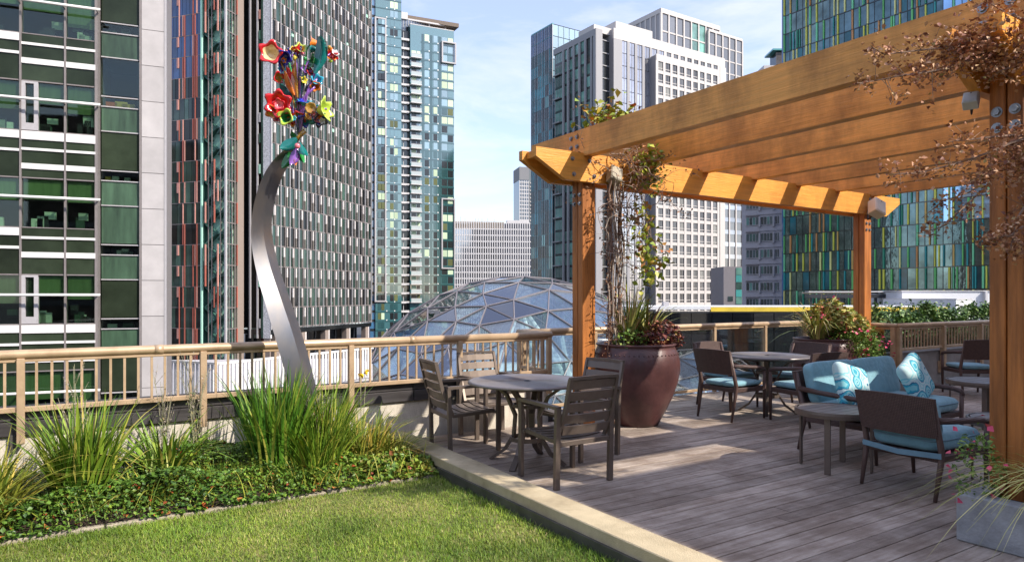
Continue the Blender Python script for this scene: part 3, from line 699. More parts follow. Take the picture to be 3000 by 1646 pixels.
def residential():
    P, d = line(1100, 224, 6000); o = cw(P.x, P.y); phi = phi_of(d); S = lambda px: s_at(P, d, px)
    b = thing('residential_tower', 'slim teal glass apartment tower with balconies and a flat roof canopy', 'building', (o[0], o[1], -25.9))
    F = Frame(b, o, phi); FB = Frame(b, o, phi-math.pi/2)
    Z = lambda y: CAM_H+(868-y)/2000*(224+6*d.y); fh = Z(640+145/4.0375)-Z(640+253/4.0375)
    topA = Z(-110); topB = Z(74)+1.2
    a0, a1, r1_, g1, b1 = 0.0, S(1176), S(1196), S(1202), S(1330)
    F.box('curtain_wall', m_resg, a0, a1, -16, 0, -25.8, topA)
    F.box('recess_wall', m_tglass3, a1, r1_+.6, -14, -1.2, -25.8, topB-2); F.box('recess_gap', m_tglass3, r1_, g1+.3, -14, -2.5, -25.8, topB)
    F.box('curtain_wall', m_resg, g1, b1, -16, 0, -25.8, topB)
    F.box('side_glass', m_blue, -1.6, -.02, -12, -.6, -25.8, topA)
    nf = 40; z00 = Z(640+880/4.0375)
    n = -8
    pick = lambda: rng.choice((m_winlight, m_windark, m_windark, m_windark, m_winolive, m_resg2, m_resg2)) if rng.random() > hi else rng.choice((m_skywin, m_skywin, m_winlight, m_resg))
    bump_b, bump_t = Z(880), Z(64)
    for f in range(n, nf):
        z0 = z00+f*fh
        if z0 < -25 or z0 > topA-3: continue
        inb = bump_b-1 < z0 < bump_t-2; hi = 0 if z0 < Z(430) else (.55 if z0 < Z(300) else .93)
        F.box('floor_band', m_resg2, a0, a1, -.1, .06, z0-.42, z0-.05)
        # volume A windows
        x0, x1 = S(1107), S(1126)
        if inb or f < 2:
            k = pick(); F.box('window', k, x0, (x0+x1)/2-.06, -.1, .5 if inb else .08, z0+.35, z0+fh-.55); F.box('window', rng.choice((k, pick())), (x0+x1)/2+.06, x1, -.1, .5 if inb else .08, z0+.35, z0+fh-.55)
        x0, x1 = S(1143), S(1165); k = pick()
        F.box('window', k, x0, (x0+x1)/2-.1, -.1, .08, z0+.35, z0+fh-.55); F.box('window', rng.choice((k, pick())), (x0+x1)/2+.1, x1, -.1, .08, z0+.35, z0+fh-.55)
        for px in (1133, 1156): F.box('vent', m_dot, S(px)-.16, S(px)+.16, 0, .12, z0-.05, z0+.3)
        # recess
        if z0 < topB-3:
            F.box('recess_slab', m_slab, a1+.02, r1_+.4, -1.2, -.1, z0-.45, z0+.25)
            F.box('recess_window', rng.choice((m_windark, m_windark, m_resg2)), a1+.1, r1_-.2, -1.2, -1.0, z0+.3, z0+fh-.5)
            F.box('recess_mullion', m_slab, a1+.9, a1+1.05, -1.0, -.9, z0+.3, z0+fh-.5)
            F.box('floor_band', m_resg2, g1+3.6, b1, -.1, .07, z0-.5, z0+.02)
            if Z(150) > z0 > Z(895):
                # balcony
                bs = F.box('balcony_slab', m_slab, g1-.1, S(1233), -.1, 1.5, z0-.22, z0+.05)
                F.box('balcony_guard', m_resbal, g1-.05, S(1232), 1.38, 1.46, z0+.05, z0+1.15, host=bs)
                F.box('balcony_rail', m_slab, g1-.06, S(1232.5), 1.34, 1.5, z0+1.15, z0+1.25, host=bs)
                F.box('balcony_door', rng.choice((m_windark, m_windark, m_winlight)), g1+.4, S(1219), .0, .06, z0+.06, z0+fh-.5)
                F.box('balcony_door', pick(), S(1221), S(1231), .0, .06, z0+.06, z0+fh-.5)
            for (pa, pb) in ((1244, 1257), (1270, 1281), (1294, 1310), (1312, 1327)):
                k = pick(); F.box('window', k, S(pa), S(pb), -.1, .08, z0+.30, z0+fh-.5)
            for (pa, pb) in ((1235, 1242), (1259, 1267), (1284, 1292)): F.box('dark_panel', m_resg2, S(pa), S(pb), -.1, .05, z0+.1, z0+fh-.5)
            for px in (1257, 1283): F.box('vent', m_dot, S(px)-.17, S(px)+.17, 0, .13, z0-.1, z0+.3)
        F.box('side_band', m_tglass3, -1.62, -.05, -.6, -.5, z0-.4, z0+.4)
    # projecting frames
    def fr(x0, x1, z0, z1, n=.6, t=.45):
        F.box('bay_frame', m_lightmull, x0-t, x0, 0, n, z0, z1); F.box('bay_frame', m_lightmull, x1, x1+t, 0, n, z0, z1)
        F.box('bay_frame', m_lightmull, x0-t, x1+t, 0, n+.02, z1, z1+t); F.box('bay_frame', m_lightmull, x0-t, x1+t, 0, n+.02, z0-t, z0)
    fr(S(1101), S(1127), bump_b, bump_t); fr(S(1296), S(1331), Z(161), Z(104), .9); fr(S(1296), S(1329), Z(781), Z(576))
    # crown and canopy
    F.box('crown_wall', m_winA, a1+.2, S(1262), -9, -3, topB-2, Z(42)); F.box('crown_cap', m_slab, a1, S(1200), -9, -2.4, Z(42), Z(22))
    for i in range(12): F.box('crown_mullion', m_slab, a1+.5+i*.9, a1+.62+i*.9, -3, -2.85, topB-2, Z(42))
    cp = [F.loc(S(1194), -3, Z(38)), F.loc(S(1341), 1.2, Z(53)), F.loc(S(1318), -13, Z(68)), F.loc(S(1205), -10, Z(38))]
    V = [Vector(v) for v in cp]+[Vector(v)+Vector((0, 0, 1.3)) for v in cp]
    MB().add(V, [(0, 3, 2, 1), (4, 5, 6, 7), (0, 1, 5, 4), (1, 2, 6, 5), (2, 3, 7, 6), (3, 0, 4, 7)]).build('canopy', m_canopy, b)
    F.box('canopy_edge', m_slab, S(1196), S(1340), -.8, -.4, Z(50), Z(46))
    F.box('canopy_column', m_slab, S(1261), S(1265), -2.4, -1.9, topB, Z(45)); F.box('canopy_column', m_slab, S(1307), S(1312), -2, -1.5, topB, Z(52))
    A = Vector(F.loc(S(1285), -4, topB)); Cc = Vector(F.loc(S(1308), -2, Z(58))); MB().tube([A, Cc], .5, 6).build('canopy_brace', m_canopy, b)
    F.box('parapet', m_slab, g1, b1, -16, .05, topB, topB+.25)
    F.flush()
m_resbal = M('balcony_glass', (0.42, 0.47, 0.47), 0.15, var=0.1, ior=1.6)
m_winA = M('crown_glass', (0.10, 0.13, 0.19), 0.1, ior=2.0)
residential()

# ---- low white gridded office far behind
m_gridglass = M('pale_reflective_glass', (0.42, 0.43, 0.47), 0.06, metal=0.75, var=0.45, scale=0.035, ior=2.4)
m_gridbar = M('white_grid_bar', (0.62, 0.60, 0.60), 0.6)
m_tan = M('tan_screen', (0.33, 0.27, 0.21), 0.7)
def lowgrid():
    P = Vector(((1326-1500)/2000*420, 420)); d = Vector((1, .12)).normalized(); o = cw(P.x, P.y)
    b = thing('gridded_office', 'distant low office block behind a fine white window grid', 'building', (o[0], o[1], -25.9))
    F = Frame(b, o, phi_of(d)); S = lambda px: s_at(P, d, px); Z = lambda y: CAM_H+(868-y)/2000*424
    F.box('glass_wall', m_gridglass, 0, S(1571), -30, 0, -25.8, Z(655))
    F.box('roof_screen', m_tan, S(1333), S(1478), -6, -1, Z(655), Z(650)); F.box('roof_screen', m_tan, S(1333), S(1478), -.1, .2, Z(672), Z(656))
    F.box('penthouse', m_slab, S(1486), S(1549), -8, -.5, Z(655), Z(645))
    nc = 36
    for i in range(nc+1): F.box('grid_bar', m_gridbar, i*S(1571)/nc-.27, i*S(1571)/nc+.27, 0, .6, -25.8, Z(651))
    for y in range(672, 1000, 18): F.box('grid_band', m_gridbar, 0, S(1571), 0, .45, Z(y)-.35, Z(y)+.35)
    for px in (1350, 1363, 1394, 1402, 1413, 1430, 1449): F.box('roof_mast', m_tan, S(px)-.12, S(px)+.12, -3, -2.8, Z(650), Z(rng.uniform(634, 642)))
    F.flush()
    P = Vector(((1522-1500)/2000*620, 620)); d = Vector((1, 0.25)).normalized(); o = cw(P.x, P.y); Z = lambda y: CAM_H+(868-y)/2000*622
    t = thing('slender_tower', 'slender grey tower peeking between the office and the teal block', 'building', (o[0], o[1], -25.9))
    F = Frame(t, o, phi_of(d)); w = s_at(P, d, 1549); w2 = s_at(P, d, 1585)
    F.box('tower_wall', m_tower5, 0, w, -22, 0, -25.8, Z(491)); F.box('tower_side', m_tower5b, w+.02, w2, -22, -3, -25.8, Z(492))
    F.box('tower_crown', m_tan5, -.2, w+.2, -22, .3, Z(528), Z(490))
    for k in range(14):
        zc = Z(535+k*11); F.box('floor_band', m_slab, 0, w, 0, .4, zc-.4, zc+.4); F.box('side_balcony', m_fin_w, w+2, w2-1, -3, -1.8, zc-.5, zc+.5)
    for k in range(5): F.box('tower_mullion', m_slab, k*w/4-.25, k*w/4+.25, 0, .5, -20, Z(530))
    F.flush()
m_tower5 = M('slate_glass', (0.10, 0.12, 0.15), 0.1, ior=1.9); m_tower5b = M('slate_side', (0.15, 0.17, 0.18), 0.3); m_tan5 = M('crown_grey', (0.20, 0.20, 0.21), 0.7)
lowgrid()

# ---- pale gridded tower group (aligned with the terrace)
m_wst = M('white_stone_grid', (0.52, 0.48, 0.455), 0.6, var=0.05, rnd=0.03)
m_gst = M('grey_stone', (0.30, 0.29, 0.30), 0.6, var=0.06, rnd=0.04)
m_bwin = M('grid_window', (0.075, 0.078, 0.085), 0.12, var=0.3, scale=0.3, ior=1.7, rnd=0.55)
m_bwin2 = M('grid_window_blind', (0.24, 0.24, 0.22), 0.3, rnd=0.25)
m_refl = M('grey_blue_reflective_glass', (0.40, 0.41, 0.46), 0.04, metal=0.7, var=0.35, scale=0.08, rnd=0.15, bump=0.15, bscale=0.4)
m_refl2 = M('penthouse_glass', (0.13, 0.135, 0.15), 0.08, var=0.2, ior=1.9, rnd=0.2)
m_navy = M('navy_glass', (0.02, 0.07, 0.19), 0.05, var=0.3, scale=0.2, ior=2.0, rnd=0.4)
m_tealw = M('teal_window', (0.09, 0.20, 0.165), 0.08, var=0.5, scale=0.25, ior=1.9, rnd=0.7)
m_teald = M('deep_teal_glass', (0.010, 0.13, 0.16), 0.05, var=0.6, scale=0.25, ior=1.6, rnd=0.8)
m_tealp = M('bright_teal_glass', (0.08, 0.36, 0.34), 0.08, rnd=0.3, ior=1.9)
m_skyg = M('sky_tint_glass', (0.20, 0.33, 0.40), 0.05, ior=2.6, rnd=0.15)  # colour of the mirrored sky is painted into the base
NY = 0.0; NX = -math.pi/2          # facade turning for faces towards -Y and towards -X
def grid_tower():
    b = thing('white_grid_tower', 'tall pale stone office tower with regular white window grid', 'building', (160.2, 162.2, -25.9))
    fh = 4.0; FL = []
    # V1: bright projecting grid
    F = Frame(b, (160.2, 162.2), NY); FL.append(F); L = 29.5; nc = 9; w = L/nc; top = 80.6
    F.box('volume', m_gst, .05, L-.05, -5, -.35, -25.8, top-.1)
    F.box('parapet', m_wst, -.3, L+.3, -.5, .05, top-2.2, top)
    for i in range(nc+1): F.box('pier', m_wst, i*w-.52, i*w+.52, -.34, .05, -25.8, top-2.2, w=50)
    k = 0; z = top-2.2
    while z > -12:
        F.box('spandrel', m_wst, 0, L, -.34, -.02, z-fh, z-fh+1.05, w=40)
        for i in range(nc):
            a, c = i*w+.52, (i+1)*w-.52
            F.box('window', m_bwin if rng.random() < .85 else m_bwin2, a, c, -.5, -.26, z-fh+1.05, z)
            F.box('window_mullion', m_gst, a+(c-a)*.33-.05, a+(c-a)*.33+.05, -.26, -.16, z-fh+1.05, z, stuff=True)
            F.box('window_mullion', m_gst, a+(c-a)*.67-.05, a+(c-a)*.67+.05, -.26, -.16, z-fh+1.05, z, stuff=True)
            F.box('window_mullion', m_wst, a, c, -.26, -.15, z-fh+1.75, z-fh+1.95, stuff=True)
        z -= fh
    # V2: behind, grey reflective left part and white top rows
    F = Frame(b, (144.2, 165.2), NY); FL.append(F); L = 52.5; top = 86.7; nc = 15; w = (L-3.0)/nc
    F.box('volume', m_gst, .1, L-.1, -14, -.5, -25.8, top-.1); F.box('parapet', m_wst, 0, L, -.6, .05, top-3.2, top)
    F.box('end_pier', m_gst, 0, 3.6, -.5, .04, -25.8, top-3.2); F.box('end_pier', m_wst, L-2.6, L, -.5, .04, -25.8, top-3.2)
    z = top-3.2
    for i in range(nc+1):
        s = 3.0+i*w; F.box('pier', m_wst if i > 5 else m_gst, s-.55, s+.55, -.45, .02, -25.8 if i < 6 else z-22, z, w=30)
    r_ = 0
    while z > -12:
        for i in range(nc):
            if i > 6 and z < 62 and i < 14: continue
            a, c = 3.0+i*w+.55, 3.0+(i+1)*w-.55
            F.box('reflective_pane', m_refl if i < 6 else m_bwin, a, c, -.5, -.2, z-fh+.12, z-.12)
            F.box('pane_mullion', m_gst, (a+c)/2-.07, (a+c)/2+.07, -.2, -.12, z-fh, z, stuff=True)
            if z < 50: F.box('pane_mullion', m_gst, a, c, -.2, -.10, z-fh+1.0, z-fh+1.3, stuff=True)
        z -= fh; r_ += 1
    # V3: left wing, side face towards -X with stone ribs
    top = 85.0
    F = Frame(b, (136.8, 187.4), NX); FL.append(F); L = 22.4
    F.box('volume', m_gst, .1, L, -2.5, -.4, -25.8, top-.1); F.box('parapet', m_gst, 0, L, -.5, .1, top-2.0, top)
    rib = [5.6, 8.2, 11.2, 14.2, 17.2, 20.2]
    for s in rib: F.box('rib', m_gst, s-.42, s+.42, -.4, .25, -25.8, top-2, w=30)
    F.box('corner_rib', m_gst, L-1.3, L, -.4, .1, -25.8, top-2, w=30)
    z = top-2
    edges = [0.2]+rib+[L-.9]
    while z > -12:
        for a, c in zip(edges[:-1], edges[1:]):
            F.box('side_window', rng.choice((m_tealw, m_tealw, m_windark)) if c-a < 4.5 else m_tealw, a+.42, c-.42, -.5, -.25, z-fh+.8, z)
            F.box('side_spandrel', m_windark, a+.42, c-.42, -.5, -.28, z-fh, z-fh+.8, stuff=True)
        for q in range(5): F.box('side_mullion', m_gst, .9+q*.9, 1.0+q*.9, -.25, -.15, z-fh+.8, z, stuff=True)
        if int(z/fh) % 2: F.box('ledge', m_gst, .2, 3.8, -.2, .5, z-fh+.6, z-fh+1.0)
        z -= fh
    F = Frame(b, (136.8, 165.0), NY); FL.append(F)
    F.box('front_pier', m_gst, 0.02, 2.6, -.5, .05, -25.8, top)
    F.box('recess', m_windark, 2.6, 7.5, -8, -2.5, -25.8, top-1.5)
    z = top-2
    while z > -12: F.box('recess_slab', m_gst, 2.6, 7.4, -2.5, -2.2, z-.2, z+.1, stuff=True); z -= fh
    F.box('roof_block', m_wst, 1, 15, -10, -2.2, top, top+2.2); F.box('roof_block', m_wst, 9, 25, -10, -1, 86.8, 89.5)
    # V4/V5: penthouse storeys
    F = Frame(b, (172.3, 172.5), NY); FL.append(F); L = 30.2; top = 102.0
    F.box('volume', m_gst, .1, L, -16, -.5, 70, top-.1); F.box('parapet', m_wst, -.1, L, -.7, .15, top-1.6, top)
    n5 = 8; w = L/n5
    for i in range(n5+1): F.box('pier', m_wst, i*w-.28, i*w+.28, -.5, .12, 70, top-1.6, w=30)
    for r_ in range(4):
        z = top-1.6-r_*6.4
        F.box('spandrel', m_wst, 0, L, -.5, -.05, z-6.4, z-5.9, w=40)
        for i in range(n5): F.box('penthouse_pane', m_refl2 if i not in (4, 5) else m_tealw, i*w+.28, (i+1)*w-.28, -.6, -.25, z-5.9, z)
    F = Frame(b, (172.3, 190.5), NX); FL.append(F); L = 17.9
    F.box('parapet', m_wst, 0, L, -.7, .15, top-1.6, top)
    for i in range(8):
        F.box('pier', m_wst, i*L/7-.3, i*L/7+.3, -.5, .1, 70, top-1.6, w=30)
        if i < 7:
            for r_ in range(3): F.box('penthouse_pane', m_navy, i*L/7+.3, (i+1)*L/7-.3, -.6, -.2, top-1.6-(r_+1)*6.4+.4, top-1.6-r_*6.4)
    F = Frame(b, (195.5, 171.5), NY); FL.append(F); L = 18.6; top = 99.3
    F.box('volume', m_gst, .1, L, -16, -.5, -5, top-.1); F.box('parapet', m_wst, 0, L, -.6, .1, top-.9, top)
    for i in range(6): F.box('pier', m_wst, i*L/5-.3, i*L/5+.3, -.5, .12, 2, top-.9, w=30)
    z = top-.9
    while z > 3:
        F.box('spandrel', m_wst if z > 60 else m_refl, 0, L, -.5, -.1, z-4.6, z-(4.2 if z > 78 else 3.0), w=30)
        for i in range(5): F.box('penthouse_pane', m_refl2, i*L/5+.3, (i+1)*L/5-.3, -.6, -.25, z-4.2, z, w=5)
        z -= 4.6
    F.box('corner_slab', m_wst, L, L+2.2, -6, -.2, 5, top-22, w=20)
    Frame.flush(*FL)
grid_tower()
def teal_tower():
    b = thing('teal_glass_tower', 'deep teal glass tower standing beside the pale grid tower', 'building', (138.3, 190, -25.9))
    top = 95.4; F = Frame(b, (138.3, 203.0), NX); L = 13.0
    F.box('volume', m_tglass3, .1, L-.1, -20, -.4, -25.8, top-.2); F.box('parapet', m_tealp, 0, L, -.5, .05, top-.4, top)
    z = top-.4; fh = 4.0; r_ = 0
    while z > -12:
        for i in range(6):
            m = m_navy if r_ < 2 else rng.choice((m_teald, m_teald, m_teald, m_windark, m_tealp if rng.random() < .55 else m_teald))
            F.box('glass_panel', m, i*L/6+.06, (i+1)*L/6-.06, -.4, 0, z-fh+.08, z-.08)
        F.box('transom', m_teald, 0, L, -.2, .06, z-fh-.1, z-fh+.1); z -= fh; r_ += 1
    for i in range(13): F.box('mullion', m_mull if i % 2 else m_lightmull, i*L/12-.06, i*L/12+.06, -.1, .12, -25.8, top-.4)
    G = Frame(b, (138.3, 190.0), NY); W = 24
    z = top-.4
    while z > 60:
        for i in range(10): G.box('sky_panel', m_skyg, i*W/10+.1, (i+1)*W/10-.1, -.4, 0, z-fh+.12, z-.12)
        z -= fh
    G.box('volume_front', m_gst, 0, W, -.8, -.35, 40, top-.1)
    Frame.flush(F, G)
teal_tower()

# ---- grey office with strip windows, and the grey building at its foot
m_greyp = M('lavender_grey_concrete', (0.47, 0.44, 0.45), 0.75, var=0.06, scale=0.5)
m_gwin = M('grey_office_window', (0.05, 0.075, 0.075), 0.1, var=0.5, scale=0.6, ior=1.8, rnd=0.6)
def grey_office():
    P = Vector(((2174-1500)/2000*168, 168)); d = Vector((1650, -1000)).normalized(); o = cw(P.x, P.y)
    b = thing('grey_office', 'lavender grey concrete office with rows of strip windows', 'building', (o[0], o[1], -25.9))
    F = Frame(b, o, phi_of(d)); S = lambda px: s_at(P, d, px); Z = lambda y: CAM_H+(868-y)/2000*(168+4*d.y)
    W = S(2297); fh = Z(560+500/3.963)-Z(560+690/3.963)
    F.box('wall', m_greyp, 0, W, -14, 0, -25.8, Z(520))
    for k in range(-3, 8):
        z0 = Z(560+770/3.963)+k*fh
        if z0+2 > Z(522): continue
        for (pa, pb) in ((2186, 2223), (2229, 2264), (2271, 2283)):
            n = 4 if pb-pa > 20 else 2
            for q in range(n):
                a = S(pa)+(S(pb)-S(pa))*q/n; c = S(pa)+(S(pb)-S(pa))*(q+1)/n
                F.box('window', m_gwin if rng.random() < .75 else m_tealw, a+.06, c-.06, -.3, .03, z0, z0+fh*.46)
        for px in (2226, 2267): F.box('downpipe_fin', m_pier, S(px)-.22, S(px)+.22, 0, .5, z0-.6, z0+fh*.46)
        F.box('ledge', m_greyp, S(2223), W, 0, .25, z0+fh*.60, z0+fh*.68); F.box('louvre', m_mull, S(2186), S(2224), 0, .3, z0+fh*.52, z0+fh*.60)
        F.box('sill', m_pier, S(2185), S(2285), 0, .2, z0-.18, z0-.03)
    F.flush()
    P = Vector(((2120-1500)/2000*185, 185)); d = Vector((1, 0)); o = cw(P.x, P.y); Z = lambda y: CAM_H+(868-y)/2000*185; S = lambda px: s_at(P, d, px)
    c = thing('grey_annex', 'small grey building with teal corner window below the pale tower', 'building', (o[0], o[1], -25.9))
    F = Frame(c, o, 0-YAW); F.box('wall', m_greyp2, 0, S(2180), -12, 0, -25.8, Z(781))
    for k in range(5): F.box('corner_window', m_tealp if k % 2 else m_tealw, S(2156), S(2173), 0, .1, Z(892-k*21.5)+.1, Z(892-(k+1)*21.5))
    F.box('window', m_gwin, S(2133), S(2147), 0, .1, Z(882), Z(868)); F.flush()
    P = Vector(((2238-1500)/2000*300, 300)); o = cw(P.x, P.y); Z = lambda y: CAM_H+(868-y)/2000*300; S = lambda px: s_at(P, d, px)
    c = thing('louvred_tower', 'grey rooftop with dark louvres and teal cap beside the striped tower', 'building', (o[0], o[1], -25.9))
    F = Frame(c, o, 0-YAW); F.box('wall', m_pier, 0, S(2300), -12, 0, -25.8, Z(192)); F.box('louvre_core', m_windark, S(2276), S(2300), -8, -.5, Z(192), Z(152))
    for k in range(12): F.box('louvre', m_mull, S(2274), S(2300), -.5, -.1, Z(192-k*3.3)+.1, Z(192-k*3.3)+.3)
    F.box('cap', m_tealp, S(2262), S(2302), -9, 1, Z(150), Z(145)); F.flush()
m_greyp2 = M('darker_lavender_concrete', (0.27, 0.25, 0.27), 0.8, var=0.06)
grey_office()

# ---- striped green and yellow tower
STR = [('yellow_green', (0.62, 0.62, 0.07)), ('green', (0.13, 0.50, 0.13)), ('mint_green', (0.18, 0.62, 0.30)), ('teal', (0.02, 0.28, 0.27)), ('ochre', (0.62, 0.40, 0.10)), ('orange_brown', (0.55, 0.25, 0.07)), ('pale_yellow', (0.72, 0.70, 0.25)), ('deep_green', (0.02, 0.24, 0.14))]
m_str = [M('stripe_'+n, c, 0.35, rnd=0.12, ior=1.6) for n, c in STR]
m_sglass = M('striped_tower_glass', (0.13, 0.185, 0.19), 0.03, metal=0.85, var=0.4, scale=0.35, rnd=0.25, bump=0.6, bscale=0.9)
m_sglass2 = M('striped_tower_sky_tint_glass', (0.34, 0.52, 0.72), 0.03, metal=0.85, var=0.2, scale=0.2, rnd=0.2, bump=0.08, bscale=0.5)  # mirrored sky painted as a blue tint on the upper right panes
def striped():
    X, Y0 = 131.0, 94.0
    b = thing('striped_tower', 'glass tower striped with green, yellow and ochre vertical panels', 'building', (X, 70, -25.9))
    F = Frame(b, (X, Y0), NX); L = 56.0; fh = 4.0; nb = 36; w = L/nb; zb = CAM_H-2; 
    F.box('core', m_tglass3, .1, L, -20, -.4, -25.8, 78)
    zbase = zz(851, 150)
    for f in range(-4, 18):
        z0 = zbase+f*fh
        F.box('floor_line', m_windark, 0, L, -.3, .05, z0-.09, z0+.09, w=100)
        for i in range(nb):
            s0 = i*w; near = 1+i*.03-abs(f-6)*.01
            hidden = (f > 7 and i > 30)
            blue = i > 20 and (f > 2)
            k = rng.random()
            g = m_sglass2 if (blue and k < .85) else (m_sglass if k < .93 else m_teald)
            F.box('glass_panel', g, s0+.04, s0+w-.04, -.4, -.05, z0+.09, z0+fh-.09, w=near-(5 if hidden else 0))
            F.box('panel_joint', m_windark, s0-.04, s0+.04, -.2, .04, z0, z0+fh, stuff=True)
            if rng.random() < .86:
                c = rng.choice((0, 0, 0, 1, 1, 2, 2, 3, 4, 5, 6, 6, 7)); ww = rng.choice((.17, .22, .22, .30)); so = rng.choice((.1, .1, .8, .95)) if i % 2 else .15
                F.box('stripe', m_str[c], s0+so, s0+so+ww, -.05, .22, z0+.1, z0+fh-.1, w=near-(5 if hidden else 0))
            if rng.random() < .18:
                c = rng.choice((1, 2, 3, 7, 0)); so = rng.uniform(.5, .9); F.box('stripe', m_str[c], s0+so, s0+so+.2, -.05, .16, z0+.1, z0+fh-.1, w=near-.4)
    F.box('end_trim', m_navy, -.35, .0, -20, .1, -25.8, 78)
    F.flush()
striped()

# ---- low rooftops in the middle distance
m_yel = M('yellow_fascia', (0.70, 0.50, 0.05), 0.5, var=0.15, scale=0.4)
m_bglass = M('black_curtain_wall', (0.015, 0.018, 0.020), 0.04, var=0.4, scale=0.3, ior=1.9, rnd=0.4)
m_wroof = M('white_membrane', (0.66, 0.66, 0.68), 0.8, var=0.05)
m_louv = M('dark_steel', (0.04, 0.042, 0.048), 0.4, metal=0.3)
def rooftops():
    D = 80; P = Vector(((1845-1500)/2000*D, D)); d = Vector((1, 0)); o = cw(P.x, P.y); S = lambda px: s_at(P, d, px); Z = lambda y: CAM_H+(868-y)/2000*D
    b = thing('yellow_edged_pavilion', 'low dark glass pavilion with a yellow roof edge behind the glass railing', 'building', (o[0], o[1], -25.9))
    F = Frame(b, o, -YAW); W = S(2760)
    F.box('volume', m_bglass, 0, W, -9, -.6, -25.8, Z(914)); F.box('roof_slab', m_wroof, -.4, W, -9, .9, Z(899), Z(897))
    F.box('roof_edge', m_wroof, -.4, S(2075), .6, .98, Z(906), Z(899)-.02); F.box('roof_edge', m_yel, S(2075)+.01, W, .6, .98, Z(912), Z(899)-.02); F.box('roof_soffit', m_louv, -.4, W, -.6, .88, Z(916), Z(912)-.02)
    for i in range(15): 
        for k in range(6): F.box('glass_panel', m_bglass, i*W/15+.05, (i+1)*W/15-.05, -.6, -.45, Z(916)-(k+1)*3.6+.08, Z(916)-k*3.6-.05)
    F.box('roof_vent', m_lightmull, S(1950), S(1966), -2, -1, Z(897)+.01, Z(884))
    F.flush()
    D = 92; P = Vector(((2643-1500)/2000*D, D)); o = cw(P.x, P.y); S = lambda px: s_at(P, d, px); Z = lambda y: CAM_H+(868-y)/2000*D
    b = thing('white_rooftop', 'long white rooftop structure below the striped tower', 'building', (o[0], o[1], -25.9))
    F = Frame(b, o, -YAW); F.box('wall', m_wroof, 0, S(3200), -12, 0, -25.8, Z(853)); F.box('coping', m_slab, -.2, S(3200), -12, .15, Z(853), Z(851)); F.box('pilaster', m_slab, S(2880), S(2886), 0, .5, Z(920), Z(853)); F.flush()
    D = 84; c = cw((2801-1500)/2000*D, D); Z = lambda y: CAM_H+(868-y)/2000*D
    b = thing('rooftop_unit', 'white boxy rooftop plant unit beside the hedge', 'plant unit', (c[0], c[1], Z(935)))
    F = Frame(b, c, NY); G = Frame(b, c, NX)
    F.box('casing', m_dot, 0, 4.2, -9, 0, Z(935), Z(877)); F.box('lid', m_slab, -.1, 4.3, -9.1, .1, Z(877), Z(876)+.05)
    for k in range(6): G.box('side_panel', m_wroof, -8.8+k*1.45, -7.42+k*1.45, 0, .06, Z(933), Z(878)); F.flush(); G.flush()
    D = 96; P = Vector(((2371-1500)/2000*D, D)); o = cw(P.x, P.y); S = lambda px: s_at(P, d, px); Z = lambda y: CAM_H+(868-y)/2000*D
    b = thing('steel_canopy', 'dark steel roof canopy in front of the striped tower', 'canopy', (o[0], o[1], Z(900)))
    F = Frame(b, o, -YAW); F.box('beam', m_louv, 0, S(2641), -1.5, 0, Z(873), Z(862)); F.box('beam', m_slab, 0, S(2641), -1.5, -.2, Z(856), Z(853)); F.box('back_screen', m_bglass, 0, S(2641), -2.4, -2.0, Z(860), Z(854))
    for px in (2380, 2420, 2470, 2520, 2570, 2636): F.box('canopy_post', m_louv, S(px)-.15, S(px)+.15, -.6, -.3, Z(915), Z(873))
    F.box('lower_beam', m_louv, 0, S(2641), -1.2, -.9, Z(900), Z(896)); F.flush()
    # white slatted fence of the terrace below, left
    pts = [cw((440-1500)/2000*38, 38), cw((640-1500)/2000*36, 36), cw((1092-1500)/2000*47, 47)]
    b = thing('slatted_fence', 'white slatted terrace fence seen down through the railing', 'fence', (pts[1][0], pts[1][1], -4.1))
    for A, B in zip(pts[:-1], pts[1:]):
        v = Vector((B[0]-A[0], B[1]-A[1])); F = Frame(b, A, math.atan2(v.y, v.x)); Ln = v.length; n = int(Ln/.27)
        for i in range(n): F.box('slat', m_white_band, i*.27, i*.27+.15, 0, .05, -4.0, -2.1)
        F.box('fence_rail', m_white_band, 0, Ln, -.06, .08, -2.1, -1.98); F.flush()
    bk = cw((1092-1500)/2000*62, 62); bl = cw((440-1500)/2000*60, 60); t = struct(MB().prism([pts[0], pts[1], pts[2], bk, bl], 'z', -5.2, -4.1).build('lower_terrace', m_pier))
rooftops()

